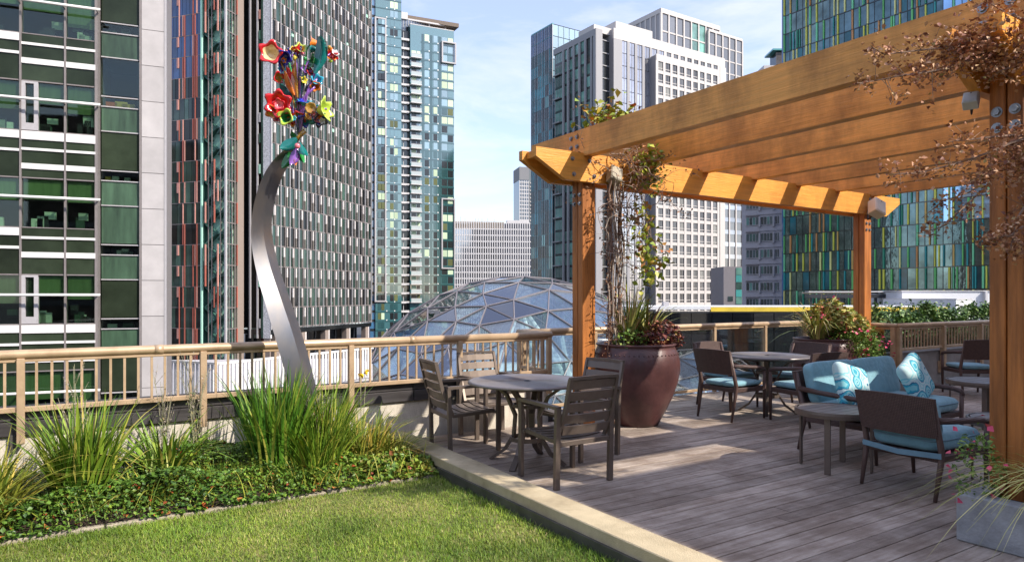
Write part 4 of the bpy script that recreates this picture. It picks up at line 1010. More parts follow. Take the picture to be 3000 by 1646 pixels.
# ---- city blocks standing round the viewpoint: out of frame, added to darken reflections in the tower glass
m_blk = [M('city_block_'+n, c, 0.6, var=0.5, scale=0.22, stretch=(1, 1, 1.6), detail=2) for n, c in (('grey', (.16, .16, .17)), ('brown', (.20, .15, .12)), ('dark', (.06, .07, .075)))]
for i, (r_, f_, w_, d_, h_, mi, lab) in enumerate(((-175, -110, 60, 50, 66, 0, 'wide grey city block behind the viewpoint on the far left'), (-100, -150, 46, 40, 40, 1, 'low brown city block behind the viewpoint on the left'), (-34, -150, 52, 40, 84, 2, 'tall dark city block right behind the viewpoint'),
        (36, -165, 44, 40, 50, 1, 'squat brown city block behind the viewpoint, right of the tall dark one'), (100, -180, 50, 45, 78, 0, 'tall grey city block behind the viewpoint on the right'), (-200, 40, 50, 60, 58, 1, 'brown city block left of the dark glass office, out of frame'), (-215, 150, 60, 60, 82, 2, 'tall dark city block far left of the finned tower'), (205, 120, 60, 50, 62, 0, 'grey city block right of the striped tower, out of frame'))):
    c = cw(r_, f_); b = thing('city_block', lab, 'building', (c[0], c[1], -25.9), 0, 'unseen city blocks added for the tower reflections'); F = Frame(b, (c[0]-w_/2, c[1]+d_/2), NY)
    F.box('wall', m_blk[mi], 0, w_, 0, d_, -25.8, h_); F.box('roof_block', m_blk[(mi+1) % 3], w_*.2, w_*.7, d_*.2, d_*.8, h_+.01, h_+5)
    for k in range(int((h_+20)/7)): F.box('floor_band', m_gst, -.3, w_+.3, -.3, d_+.3, -22+k*7, -20.6+k*7)
    F.flush()
# ---- glass domes
m_pane = GLASS('dome_glass', (0.88, 0.95, 0.95), refl=0.17, rough=0.015, wav=0.7, pvar=0.8)
m_strut = M('dome_steel', (0.20, 0.18, 0.19), 0.5, metal=0.2)
m_iwhite = M('dome_interior_white', (0.74, 0.78, 0.78), 0.6, var=0.15, scale=0.5)
m_ifloor = M('dome_interior_floor', (0.30, 0.34, 0.35), 0.8, var=0.3, scale=0.5)
m_ileaf = M('dome_foliage', (0, 0, 0), 0.6, var=0.3, attr=[(0, (0.04, 0.09, 0.03)), (0.6, (0.12, 0.22, 0.08)), (1, (0.28, 0.36, 0.16))])
def geodesic(fr):
    t = (1+5**.5)/2
    v = [Vector(p).normalized() for p in ((-1, t, 0), (1, t, 0), (-1, -t, 0), (1, -t, 0), (0, -1, t), (0, 1, t), (0, -1, -t), (0, 1, -t), (t, 0, -1), (t, 0, 1), (-t, 0, -1), (-t, 0, 1))]
    f = ((0, 11, 5), (0, 5, 1), (0, 1, 7), (0, 7, 10), (0, 10, 11), (1, 5, 9), (5, 11, 4), (11, 10, 2), (10, 7, 6), (7, 1, 8), (3, 9, 4), (3, 4, 2), (3, 2, 6), (3, 6, 8), (3, 8, 9), (4, 9, 5), (2, 4, 11), (6, 2, 10), (8, 6, 7), (9, 8, 1))
    V = []; key = {}; F = []
    def vid(p):
        p = p.normalized(); k = (round(p.x, 4), round(p.y, 4), round(p.z, 4))
        if k not in key: key[k] = len(V); V.append(p)
        return key[k]
    for a, b_, c in f:
        A, B, C_ = v[a], v[b_], v[c]; g = lambda i, j: vid(A+(B-A)*(i/fr)+(C_-A)*(j/fr))
        for i in range(fr):
            for j in range(fr-i):
                F.append((g(i, j), g(i+1, j), g(i, j+1)))
                if i+j < fr-1: F.append((g(i+1, j), g(i+1, j+1), g(i, j+1)))
    return V, F
def dome(label, px, D, R, ztop, fr, rot, zcut):
    c = cw((px-1500)/2000*D, D); zc = ztop-R
    b = thing('glass_dome', label, 'glass dome', (c[0], c[1], -25.9))
    V, F = geodesic(fr); Rm = Euler(rot).to_matrix(); V = [Rm @ p for p in V]
    jit = random.Random(3)
    V = [(p+Vector((jit.uniform(-.03, .03), jit.uniform(-.03, .03), jit.uniform(-.03, .03)))).normalized()*R for p in V]
    camv = Vector((-c[0], -c[1], CAM_H-zc)); L0 = Vector((0, 0, zc+25.9)); E = set(); panes = []
    for f in F:
        ce = (V[f[0]]+V[f[1]]+V[f[2]])/3
        if ce.z < zcut: continue
        face = ce.normalized().dot((camv-ce).normalized()); panes.append((face, f))
        for i in range(3): E.add(tuple(sorted((f[i], f[(i+1) % 3]))))
    panes.sort(key=lambda e: -e[0]); rest = MB()
    for i, (fc, f) in enumerate(panes):
        p = [V[k] for k in f]; ce = sum(p, Vector())/3; n = ce.normalized()
        q = [ce+(x-ce)*.985+L0 for x in p]; tl = (Vector((rng.uniform(-1, 1), rng.uniform(-1, 1), rng.uniform(-1, 1)))*.012)
        q2 = [x+n*.05 for x in q]
        g = [(0, 1, 2), (5, 4, 3), (0, 3, 4, 1), (1, 4, 5, 2), (2, 5, 3, 0)]
        if (q[1]-q[0]).cross(q[2]-q[0]).dot(n) > 0: g = [tuple(reversed(k)) for k in g]
        tgt = MB() if (i < 280 and fc > -.15) else rest
        tgt.add(q+q2, g)
        if tgt is not rest: tgt.build('pane', m_pane, b)
    if rest.V: rest.build('rear_panes', m_pane, b, kind='stuff')
    fm = MB()
    for (i, j) in E: fm.tube([V[i]*1.004+L0, V[j]*1.004+L0], .07, 5, cap=False)
    fm.build('steel_frame', m_strut, b)
    # inside: floors, tree of columns, planting
    for (h, rr) in ((-.30, .82), (.10, .66), (.42, .40)):
        MB().lathe([(R*rr, 0), (R*rr, .5)], 40, (0, 0, L0.z+R*h)).build('inner_floor', m_ifloor if h < .3 else m_iwhite, b)
        MB().lathe([(R*rr+.05, .5), (R*rr+.05, 1.5), (R*rr-.05, 1.5)], 40, (0, 0, L0.z+R*h), cap=False).build('inner_guard', m_iwhite, b)
    for k in range(7):
        t = k*2*math.pi/7; x, y = math.cos(t)*R*.5, math.sin(t)*R*.5
        MB().tube([(x, y, L0.z-R*.5), (x, y, L0.z+R*.1), (x*1.25, y*1.25, L0.z+R*.5), (x*1.05, y*1.05, L0.z+R*.72)], .28, 8).build('inner_column', m_iwhite, b)
        MB().tube([(x, y, L0.z+R*.1), (x*.6, y*.6, L0.z+R*.45), (0, 0, L0.z+R*.85)], .22, 8).build('inner_brace', m_iwhite, b)
    n = 7000; th = nr.random(n)*2*np.pi; rr = np.sqrt(nr.random(n))*R*.86; lv = nr.choice([-.28, .12, .12, -.28, -.28], n)
    rr = np.minimum(rr, R*np.sqrt(np.maximum(.05, 1-(lv+.25)**2))*.9)
    cl = 0.5+0.5*np.sin(th*5+rr*.6)*np.cos(th*3-rr*.4)
    zh = L0.z+R*lv+.5+nr.random(n)**1.5*(1.0+5.0*cl)*(R/17)
    link('planting', leaf_mesh('planting', np.stack([rr*np.cos(th), rr*np.sin(th), zh], 1), nr.uniform(.5, 1.3, n), m_ileaf), b, kind='stuff')
dome('largest glass and steel dome rising behind the left railing', 1525, 64, 17.5, 3.32, 7, (.35, .2, .5), -8.5)
dome('lower glass dome seen through the glass railing beside the big pot', 2010, 60, 11.5, -3.1, 4, (.1, .5, .9), -5.0)

# ---------------------------------------------------------------- furniture
m_bronze = M('bronze_powder_coat', (0.165, 0.128, 0.105), 0.42, metal=0.45, var=0.12, scale=9)
m_bronze_top = M('bronze_table_top', (0.19, 0.165, 0.16), 0.33, metal=0.35, var=0.10, scale=7)
m_seat = M('slat_seat_dark', (0.16, 0.13, 0.11), 0.38, metal=0.3, var=0.12)
def wicker_mat(name, col):
    m = M(name, col, 0.5, var=0.2, scale=30); t = m.node_tree; N = t.nodes; L = t.links; b = N['Principled BSDF']
    tc = N.new('ShaderNodeTexCoord'); wv = []
    for dr in ('X', 'Z'):
        w = N.new('ShaderNodeTexWave'); w.wave_type = 'BANDS'; w.bands_direction = dr; w.inputs['Scale'].default_value = 26; L.new(tc.outputs['Object'], w.inputs['Vector']); wv.append(w)
    mm = N.new('ShaderNodeMath'); mm.operation = 'MULTIPLY'; L.new(wv[0].outputs['Fac'], mm.inputs[0]); L.new(wv[1].outputs['Fac'], mm.inputs[1])
    bp = N.new('ShaderNodeBump'); bp.inputs['Strength'].default_value = 0.7; bp.inputs['Distance'].default_value = 0.006; L.new(mm.outputs[0], bp.inputs['Height']); L.new(bp.outputs[0], b.inputs['Normal'])
    hs = [n for n in N if n.type == 'HUE_SAT'][0]; mx = N.new('ShaderNodeMixRGB'); mx.blend_type = 'MULTIPLY'; mx.inputs['Fac'].default_value = 0.65
    rp = N.new('ShaderNodeMapRange'); rp.inputs['To Min'].default_value = 0.35; rp.inputs['To Max'].default_value = 1.3; L.new(mm.outputs[0], rp.inputs['Value'])
    L.new(hs.outputs[0], mx.inputs['Color1']); L.new(rp.outputs[0], mx.inputs['Color2']); L.new(mx.outputs[0], b.inputs['Base Color'])
    return m
m_wicker = wicker_mat('brown_wicker', (0.115, 0.066, 0.055))
m_wleg = M('brown_leg', (0.10, 0.06, 0.05), 0.45, var=0.15)
m_cush = M('aqua_cushion', (0.185, 0.36, 0.42), 0.9, var=0.16, scale=7, bump=0.55, bscale=16, sheen=0.25, rnd=0.08)
m_strap = M('blue_strap', (0.16, 0.27, 0.33), 0.9)
def pattern_mat():                                            # white cushion print with rings in turquoise and navy
    m = bpy.data.materials.new('medallion_print'); m.use_nodes = True; t = m.node_tree; N = t.nodes; L = t.links; b = N['Principled BSDF']; b.inputs['Roughness'].default_value = 0.9
    tc = N.new('ShaderNodeTexCoord'); mp = N.new('ShaderNodeMapping'); mp.inputs['Scale'].default_value = (6.2, 0.001, 6.2); mp.inputs['Location'].default_value = (.35, 0, .2); L.new(tc.outputs['Object'], mp.inputs['Vector'])
    vo = N.new('ShaderNodeTexVoronoi'); vo.inputs['Scale'].default_value = 1.0; vo.inputs['Randomness'].default_value = 0.45; L.new(mp.outputs[0], vo.inputs['Vector'])
    r = N.new('ShaderNodeValToRGB'); e = r.color_ramp.elements; r.color_ramp.interpolation = 'CONSTANT'
    W, T, B, P = (.46, .62, .62, 1), (.04, .33, .44, 1), (.03, .13, .24, 1), (.22, .52, .56, 1)
    st = [(0, B), (.05, P), (.10, W), (.13, T), (.22, W), (.25, P), (.33, T), (.40, B), (.44, W), (.58, P), (.64, W)]
    e[0].color = st[0][1]; e[1].position = st[1][0]; e[1].color = st[1][1]
    for p, c in st[2:]: k = e.new(p); k.color = c
    n = N.new('ShaderNodeTexNoise'); n.inputs['Scale'].default_value = 26; L.new(tc.outputs['Object'], n.inputs['Vector'])
    ad = N.new('ShaderNodeMath'); ad.operation = 'MULTIPLY_ADD'; ad.inputs[1].default_value = 0.16; L.new(n.outputs['Fac'], ad.inputs[0]); L.new(vo.outputs['Distance'], ad.inputs[2])
    sb = N.new('ShaderNodeMath'); sb.operation = 'SUBTRACT'; sb.inputs[1].default_value = 0.08; L.new(ad.outputs[0], sb.inputs[0]); L.new(sb.outputs[0], r.inputs['Fac'])
    L.new(r.outputs['Color'], b.inputs['Base Color']); return m
m_print = pattern_mat()

def slat_chair(label, group):
    """facing +Y locally; legs on the floor"""
    t = thing('slat_chair', label, 'chair', (0, 0, 0), 0, group); w = .27; f = .27; bk = -.27
    for sx in (-1, 1):
        x = sx*w
        MB().cbox(x-.017, x+.017, f-.045, f, 0, .625, .004).build('leg', m_bronze, t)
        MB().tube([(x, bk+.02, 0), (x, bk+.01, .40), (x, bk+.0, .63)], 1.0, 4, sq=(.0165, .022)).build('leg', m_bronze, t)
        MB().tube([(x, f-.0, .64), (x, bk-.01, .635)], 1.0, 4, sq=(.024, .013)).build('arm', m_bronze, t)
    MB().tube([(-w+.03, f-.05, .385), (-w+.03, bk+.06, .36), (-w+.035, bk-.045, .60), (-w+.04, bk-.11, .865)], 1.0, 4, sq=(.014, .016)).tube([(w-.03, f-.05, .385), (w-.03, bk+.06, .36), (w-.035, bk-.045, .60), (w-.04, bk-.11, .865)], 1.0, 4, sq=(.014, .016)).cbox(-w, w, f-.06, f-.03, .36, .39, .004).cbox(-w, w, bk+.0, bk+.03, .33, .37, .004).tube([(-w+.03, bk-.112, .868), (0, bk-.125, .875), (w-.03, bk-.112, .868)], 1.0, 4, sq=(.016, .012)).build('frame', m_bronze, t)
    for k in range(6):
        y = f-.085-k*.078; z = .40-.006*k
        mb = MB(); pts = [(-w+.03, y, z), (-w*.4, y, z-.012), (w*.4, y, z-.012), (w-.03, y, z)]; mb.tube(pts, 1.0, 4, sq=(.034, .007)); mb.build('seat_slat', m_seat, t)
    for k in range(5):
        q = k/4; z = .455+.365*q; y = bk+.02-.13*((z-.40)/.46)
        R = Matrix.Rotation(math.radians(15), 3, 'X'); mb = MB()
        V = []; nn = 5
        for i in range(nn):
            x = -w+.045+(2*w-.09)*i/(nn-1); dy = -.018*(1-(2*i/(nn-1)-1)**2)
            for (a, c) in ((-.007, -.036), (.007, -.036), (.007, .036), (-.007, .036)):
                v = R @ Vector((0, a, c)); V.append((x, y+dy+v.y, z+v.z))
        F = [(0, 1, 2, 3), tuple((nn-1)*4+i for i in (3, 2, 1, 0))]+[(i*4+j, (i+1)*4+j, (i+1)*4+(j+1) % 4, i*4+(j+1) % 4) for i in range(nn-1) for j in range(4)]
        mb.add(V, F); mb.build('back_slat', m_bronze, t)
    return t
GS = 'slatted chairs round the near table'
sc0 = slat_chair('bronze slatted armchair nearest the lawn kerb, with its back over the kerb', GS)
place = [((3.27, 5.98), -97, None), ((3.80, 6.28), 182, 'bronze slatted armchair between the near table and the tan railing'),
         ((3.415, 4.52), 0, 'bronze slatted armchair in front of the near table, back to the viewer'), ((4.05, 5.15), 98, 'bronze slatted armchair between the near table and the pot with spiky plants')]
for i, ((x, y), a, lab) in enumerate(place):
    o = sc0 if i == 0 else copy_tree(sc0)
    o.location = (x, y, 0.001); o.rotation_euler = (0, 0, math.radians(a))
    if lab: o['label'] = lab
def round_table(label, loc, top_r=.535, slatted=False):
    t = thing('dining_table', label, 'table', (loc[0], loc[1], 0.001), 0, 'round dining tables')
    MB().lathe([(.035, .712), (top_r-.02, .712), (top_r, .716), (top_r+.004, .726), (top_r, .738), (top_r-.02, .742), (top_r-.045, .739), (top_r-.05, .737), (.03, .737), (.03, .716)], 56, cap=False).build('table_top', m_bronze_top, t, True)
    MB().lathe([(.0, .7385), (.028, .7385), (.030, .7415), (.020, .742), (.018, .737), (0, .737)], 20, cap=False).build('umbrella_hole', m_louv, [c for c in t.children if c.name.startswith('table_top')][0])
    MB().lathe([(.31, .685), (.34, .685), (.34, .711), (.31, .711)], 40, cap=False).build('top_ring', m_bronze, t)
    for k in range(4):
        a = math.radians(35+90*k); c, s = math.cos(a), math.sin(a)
        pr = [(.34, .70), (.20, .60), (.115, .42), (.13, .24), (.22, .10), (.36, .0)]
        MB().tube([(c*r, s*r, z) for r, z in pr], 1.0, 4, sq=(.026, .012)).build('leg', m_bronze, t)
    MB().lathe([(.14, .20), (.155, .20), (.155, .235), (.14, .235)], 24, cap=False).lathe([(.12, .5), (.135, .5), (.135, .53), (.12, .53)], 24, cap=False).build('leg_ring', m_bronze, t)
    return t
round_table('round bronze dining table nearest the viewer, by the lawn kerb', (3.45, 5.13))
round_table('round bronze dining table farther back with wicker chairs', (7.56, 5.67), .535)

def wicker(name, label, cat, W, depth, seat_z, arm_z, back_top, back_bot, group=None, cush_t=.055, lounge=False, seats=1):
    """facing +Y locally"""
    t = thing(name, label, cat, (0, 0, 0), 0, group); hw = W/2; f = depth/2; bk = -depth/2
    lean = (back_top-seat_z)*.24
    nn = 9; V = []; rows = 5
    for j in range(rows):
        z = back_bot+(back_top-back_bot)*j/(rows-1)
        for i in range(nn):
            u = 2*i/(nn-1)-1; x = u*(hw-.005+.012*j/(rows-1)); y = bk+.02-lean*((z-seat_z)/(back_top-seat_z))-(.035 if seats == 1 else .02)*(1-u*u)
            V.append((x, y, z+.012*(1-u*u)*(j == rows-1)))
    n0 = len(V); V += [(x, y-.03, z) for (x, y, z) in V]
    F = []
    for j in range(rows-1):
        for i in range(nn-1):
            a = j*nn+i; F.append((a, a+nn, a+nn+1, a+1)); F.append((n0+a, n0+a+1, n0+a+nn+1, n0+a+nn))
    for i in range(nn-1): F.append((i, i+1, n0+i+1, n0+i)); a = (rows-1)*nn+i; F.append((a, n0+a, n0+a+1, a+1))
    for j in range(rows-1):
        a = j*nn; F.append((a, n0+a, n0+a+nn, a+nn)); a = j*nn+nn-1; F.append((a, a+nn, n0+a+nn, n0+a))
    MB().add(V, F).build('back_panel', m_wicker, t, False)
    for sx in (-1, 1):
        x = sx*(hw-.01)
        yb = bk+.02-lean*((arm_z-seat_z)/(back_top-seat_z))
        MB().tube([(x, yb, arm_z+.03), (x+sx*.012, bk+.18, arm_z+.012), (x+sx*.012, f-.12, arm_z-.012), (x, f-.02, arm_z-.03), (x, f-.005, arm_z-.075)], [.026, .024, .024, .025, .022], 8).build('arm', m_wicker, t, True)
        MB().tube([(x, f-.015, arm_z-.05), (x, f-.02, seat_z-.08), (x-sx*.01, f-.01, 0)], [.022, .021, .014], 8).build('leg', m_wleg, t, True)
        MB().tube([(x*.985, bk+.02-lean, back_top-.012), (x, bk+.03, seat_z), (x, bk+.02, seat_z-.1), (x-sx*.005, bk-.045, 0)], [.018, .024, .022, .014], 8).build('leg', m_wleg, t, True)
    MB().cbox(-hw+.015, hw-.015, f-.05, f-.015, seat_z-.085, seat_z-.03, .008).cbox(-hw+.015, hw-.015, bk+.015, bk+.05, seat_z-.085, seat_z-.03, .008).cbox(-hw, -hw+.035, bk+.03, f-.03, seat_z-.085, seat_z-.03, .008).cbox(hw-.035, hw, bk+.03, f-.03, seat_z-.085, seat_z-.03, .008).cbox(-hw+.04, hw-.04, bk+.05, f-.05, seat_z-.05, seat_z-.035, .004).build('seat_frame', m_wicker, t)
    for s in range(seats):
        w1 = (W-.08)/seats; cx = -W/2+.04+w1*(s+.5)
        MB().puff(cx, .012, seat_z-.03+cush_t, w1/2-.002, depth/2-.01, cush_t, .22, 32, 12).build('seat_cushion', m_cush, t, True)
        if lounge:
            mbp = MB(); pp = [(cx+(w1/2-.004)*math.copysign(abs(math.cos(a))**.22, math.cos(a)), .012+(depth/2-.012)*math.copysign(abs(math.sin(a))**.22, math.sin(a)), seat_z-.03+cush_t*1.25) for a in [i*math.pi/24 for i in range(49)]]; mbp.tube(pp, .008, 6); mbp.build('piping', m_strap, t.children[-1], True)
        if lounge:
            R = Matrix.Rotation(math.radians(14), 3, 'X')
            MB().puff(cx, bk+.085-lean*.30, seat_z+(.28 if seats > 1 else .21), w1/2-.004, .065, .205 if seats > 1 else .135, .28, 36, 18, R, .32).build('back_cushion', m_cush, t, True)
    if lounge:
        MB().tube([(-hw-.004, bk+.0, seat_z-.03), (0, bk-.028, seat_z-.045), (hw+.004, bk+.0, seat_z-.03), ], 1.0, 4, sq=(.004, .02)).build('cushion_strap', m_strap, t)
    return t
GW = 'wicker chairs round the far table'
wc0 = wicker('wicker_chair', 'brown wicker dining chair with aqua seat, closest to the big maroon pot', 'chair', .56, .56, .43, .64, .85, .56, GW, .036)
wpl = [((6.90, 5.68), -91, None), ((7.55, 6.28), 180, 'brown wicker dining chair behind the far table, before the glass railing'),
       ((8.24, 5.72), 92, 'brown wicker dining chair at the far table beside the flower pot'), ((7.36, 5.00), -8, 'brown wicker dining chair between the far table and the sofa')]
for i, ((x, y), a, lab) in enumerate(wpl):
    o = wc0 if i == 0 else copy_tree(wc0); o.location = (x, y, .001); o.rotation_euler = (0, 0, math.radians(a))
    if lab: o['label'] = lab
bc = copy_tree(wc0); bc.location = (11.55, 5.02, .001); bc.rotation_euler = (0, 0, math.radians(-38)); bc['label'] = 'dark wicker chair with blue seat in the far right corner by the concrete wall'; bc['group'] = 'wicker chairs in the far corner'
arm = wicker('lounge_chair', 'brown wicker lounge chair with aqua cushions, back to the viewer', 'armchair', .60, .68, .36, .56, .755, .46, None, .075, True)
arm.location = (5.68, 2.79, .001); arm.rotation_euler = (0, 0, math.radians(-93))
sofa = wicker('wicker_sofa', 'two-seat brown wicker sofa with aqua cushions facing the lounge chair', 'sofa', 1.60, .74, .37, .57, .76, .45, None, .075, True, 2)
sofa.location = (6.78, 3.72, .001); sofa.rotation_euler = (0, 0, math.radians(180))
def pillow(label, loc, rot):
    t = MB().puff(0, 0, 0, .215, .215, .066, .26, 48, 16, Matrix.Rotation(math.pi/2, 3, 'X'), 1.0).build('throw_pillow', m_print, None, True); t.location = loc; t.rotation_euler = rot
    # pinch the corners
    me = t.data
    for v in me.vertices:
        q = min(1, (abs(v.co.x)/.215)*(abs(v.co.z)/.215)); v.co.x *= 1+.07*q*q; v.co.z *= 1+.07*q*q
    return tag(t, label, 'pillow', 'patterned pillows on the sofa')
pillow('turquoise medallion pillow at the left end of the sofa', (6.20, 3.70, .640), (math.radians(-22), math.radians(14), math.radians(-4)))
pillow('turquoise medallion pillow at the right end of the sofa', (7.18, 3.62, .665), (math.radians(-20), math.radians(-20), math.radians(10)))
m_slattop = M('weathered_slat_top', (0.20, 0.175, 0.16), 0.45, metal=0.2, var=0.15, scale=8)
def side_table(label, loc, r=.33, h=.52):
    t = thing('side_table', label, 'side table', (loc[0], loc[1], .001), 0, 'round slatted side tables')
    n = 7
    for k in range(n):
        y0 = -r*.93+2*r*.93*k/n+.004; y1 = -r*.93+2*r*.93*(k+1)/n-.004; ym = max(abs(y0), abs(y1)); L = math.sqrt(max(.0001, (r-.02)**2-ym*ym))
        L0 = math.sqrt(max(.0001, (r-.02)**2-min(abs(y0), abs(y1), )**2))
        a0 = math.sqrt(max(.0001, (r-.02)**2-y0*y0)); a1 = math.sqrt(max(.0001, (r-.02)**2-y1*y1))
        MB().prism([(-a0, y0), (a0, y0), (a1, y1), (-a1, y1)], 'z', h-.018, h).build('slat', m_slattop, t)
    MB().lathe([(r-.018, h-.05), (r, h-.05), (r+.003, h-.02), (r, h+.002), (r-.018, h+.002)], 48, cap=False).lathe([(r-.02, h-.028), (r-.02, h-.02), (.01, h-.02), (.01, h-.028)], 48, cap=False).build('rim', m_bronze, t)
    for k in range(4):
        a = math.radians(20+90*k); c, s = math.cos(a)*(r-.045), math.sin(a)*(r-.045); R = Matrix.Rotation(a, 3, 'Z')
        MB().cbox(c-.009, c+.009, s-.025, s+.025, 0, h-.03, .003, R).build('leg', m_bronze, t)
    return t
side_table('round slatted side table between the sofa arm and the lounge chair', (5.60, 3.50))
side_table('round slatted side table half hidden behind the near pergola post', (6.32, 2.42))
side_table('round slatted side table in the far corner behind the sofa', (8.95, 3.72), .40)

# ---------------------------------------------------------------- speakers
m_spk = M('speaker_shell', (0.62, 0.58, 0.50), 0.6, var=0.08); m_spkt = M('speaker_tan', (0.36, 0.32, 0.24), 0.7, var=0.2); m_spkg = M('speaker_grey', (0.50, 0.50, 0.50), 0.6); m_grille = M('speaker_grille', (0.30, 0.28, 0.25), 0.8)
def speaker(label, loc, rot, s, mat):
    t = thing('outdoor_speaker', label, 'speaker', loc, 0, 'speakers on the pergola'); t.rotation_euler = rot
    sh = MB().cbox(-.5*s, .5*s, -.42*s, .35*s, -.62*s, .62*s, .05*s).build('shell', mat, t); MB().cbox(-.42*s, .42*s, -.45*s, -.41*s, -.54*s, .54*s, .02*s).build('grille', mat, sh)
    MB().cbox(-.06*s, .06*s, -.462*s, -.452*s, .36*s, .44*s, .01*s).build('badge', m_louv, sh)
    MB().tube([(0, .3*s, .5*s), (0, .75*s, .6*s), (0, .75*s, -.6*s), (0, .3*s, -.5*s)], .06*s, 6).build('bracket', m_louv, t)
speaker('cream outdoor speaker on the far right pergola post', (10.46, 5.86, 2.86), (math.radians(-24), math.radians(24), math.radians(-18)), .21, m_spk)
speaker('cream outdoor speaker tangled in vine on the left pergola post', (5.20, 5.95, 2.88), (math.radians(-24), math.radians(18), math.radians(-12)), .15, m_spkt)
speaker('grey outdoor speaker under the beam of the near pergola post', (4.80, 2.08, 2.74), (math.radians(-40), 0, math.radians(-75)), .085, m_spkg)

# ---------------------------------------------------------------- big glazed pots
def glaze(name):
    m = M(name, (0.070, 0.029, 0.028), 0.38, var=0.18, scale=4, coat=0.12, col2=(0.095, 0.040, 0.037), bump=0.12, bscale=24, detail=8); return m
m_pot = glaze('maroon_glaze')
def big_pot(label, loc, s=1.0):
    t = thing('glazed_pot', label, 'pot', (loc[0], loc[1], .001), 0, 'big glazed pots')
    pr = [(.215, .0), (.228, .004), (.245, .05), (.305, .18), (.368, .34), (.415, .50), (.438, .64), (.436, .74), (.420, .82), (.398, .88), (.384, .912), (.386, .922), (.398, .930), (.402, .941), (.394, .951), (.375, .953), (.358, .940), (.352, .86)]
    MB().lathe([(r*s*1.17, z*s) for r, z in pr], 56).build('pot_body', m_pot, t, True)
    mb = MB()
    for k in range(56):
        a = 2*math.pi*k/56; mb.puff(.487*s*math.cos(a), .487*s*math.sin(a), .835*s, .009, .009, .010, 1, 6, 4)
    mb.build('rim_beading', m_pot, [c for c in t.children if c.name.startswith('pot_body')][0], True)
    MB().lathe([(.0, .905*s), (.42*s, .905*s)], 32, cap=False).build('potting_soil', m_soil, t)
    return t
big_pot('big maroon glazed pot beside the left pergola post', (5.58, 6.00)); big_pot('big maroon glazed pot overflowing with flowers by the far post', (9.48, 6.12), .92)
# concrete planter at the near post
pl = thing('concrete_planter', 'square grey concrete planter around the near pergola post', 'planter', (5.3, 1.3, 0))
wpart(MB().cbox(4.58, 4.70, .45, 2.07, 0, .29, .008).cbox(4.70, 6.2, 1.96, 2.07, 0, .288, .008).cbox(6.08, 6.2, .45, 1.96, 0, .287, .008).cbox(4.70, 6.08, .45, .57, 0, .286, .008), 'planter_wall', m_conc, pl)
wpart(MB().box(4.70, 6.08, .57, 1.96, .02, .24), 'soil', m_soil, pl)

# ---------------------------------------------------------------- steel stem with glass flowers
m_steel = M('brushed_steel', (0.32, 0.32, 0.335), 0.30, metal=0.92, var=0.30, scale=5, stretch=(1, 1, .5), col2=(0.30, 0.265, 0.235), detail=8)
SX, SY = 1.70, 6.12
sculpt = thing('flower_sculpture', 'tall curved steel stem crowned with colourful glass flowers', 'sculpture', (SX, SY, -.05))
D_S = SX*FW[0]+SY*FW[1]; VR = Vector((RT[0], RT[1], 0)); VF = Vector((FW[0], FW[1], 0))
def sp(px, py, dd=0.0):          # a point in the plane of the sculpture, dd metres behind it
    D = D_S+dd; x, y = cw((px-1500)/2000*D, D); return Vector((x-SX, y-SY, zz(py, D)+.05))
def ribbon():
    cen = [(905, 1378, 74), (893, 1240, 76), (872, 1130, 80), (840, 1010, 82), (806, 900, 76), (775, 800, 68), (756, 710, 60), (755, 640, 54), (768, 570, 50), (790, 510, 44), (818, 468, 36), (850, 437, 24), (872, 424, 10)]
    k = len(cen); P = []; W = []
    # smooth resample
    pts = []
    for i in range(k-1):
        p0, p1, p2, p3 = cen[max(i-1, 0)], cen[i], cen[i+1], cen[min(i+2, k-1)]
        for q in range(8):
            t = q/8; pts.append([0.5*((2*p1[a])+(-p0[a]+p2[a])*t+(2*p0[a]-5*p1[a]+4*p2[a]-p3[a])*t*t+(-p0[a]+3*p1[a]-3*p2[a]+p3[a])*t**3) for a in range(3)])
    pts.append(list(cen[-1])); n = len(pts); V = []; F = []
    for i in range(n):
        a, b = pts[max(i-1, 0)], pts[min(i+1, n-1)]; tx, ty = b[0]-a[0], b[1]-a[1]; l = math.hypot(tx, ty); nx, ny = -ty/l, tx/l
        if nx < 0: nx, ny = -nx, -ny
        w = pts[i][2]*.325; c = pts[i]; tw = math.sin(i/n*3.0)*.10
        L = sp(c[0]-nx*w, c[1]-ny*w, -.03); R_ = sp(c[0]+nx*w, c[1]+ny*w, -.03+tw)
        d = VF*.11*(.35+.65*c[2]/80)+VR*.045
        V += [L, R_, R_+d, L+d]
    V2 = []
    for j in range(4):                       # four separate strips: smooth along, crisp at the edges
        o = len(V2)
        for i in range(n): V2 += [V[i*4+j], V[i*4+(j+1) % 4]]
        F += [(o+2*i, o+2*i+1, o+2*i+3, o+2*i+2) for i in range(n-1)]
    return MB().add(V2, F)
st = ribbon().build('steel_stem', m_steel, sculpt, True)
bm_ = st.data
MB().cbox(-.22, .22, -.16, .16, -.02, .03, .01).build('base_plate', m_steel, sculpt)
GC = {'red': (.55, .015, .02), 'orange': (.80, .20, .02), 'yellow': (.75, .60, .06), 'lime': (.50, .65, .08), 'green': (.03, .25, .06), 'teal': (.01, .17, .16), 'cyan': (.03, .35, .50), 'blue': (.02, .03, .42), 'violet': (.25, .10, .40), 'pink': (.75, .18, .22), 'cream': (.75, .58, .32), 'dark': (.02, .02, .05), 'white': (.75, .72, .74), 'amber': (.42, .22, .03)}
gm = {k: M('blown_glass_'+k, v, 0.10, var=0.25, scale=14, coat=0.6, ior=1.5) for k, v in GC.items()}
def orient(n):
    n = Vector(n).normalized(); return n.to_track_quat('Z', 'Y').to_matrix()
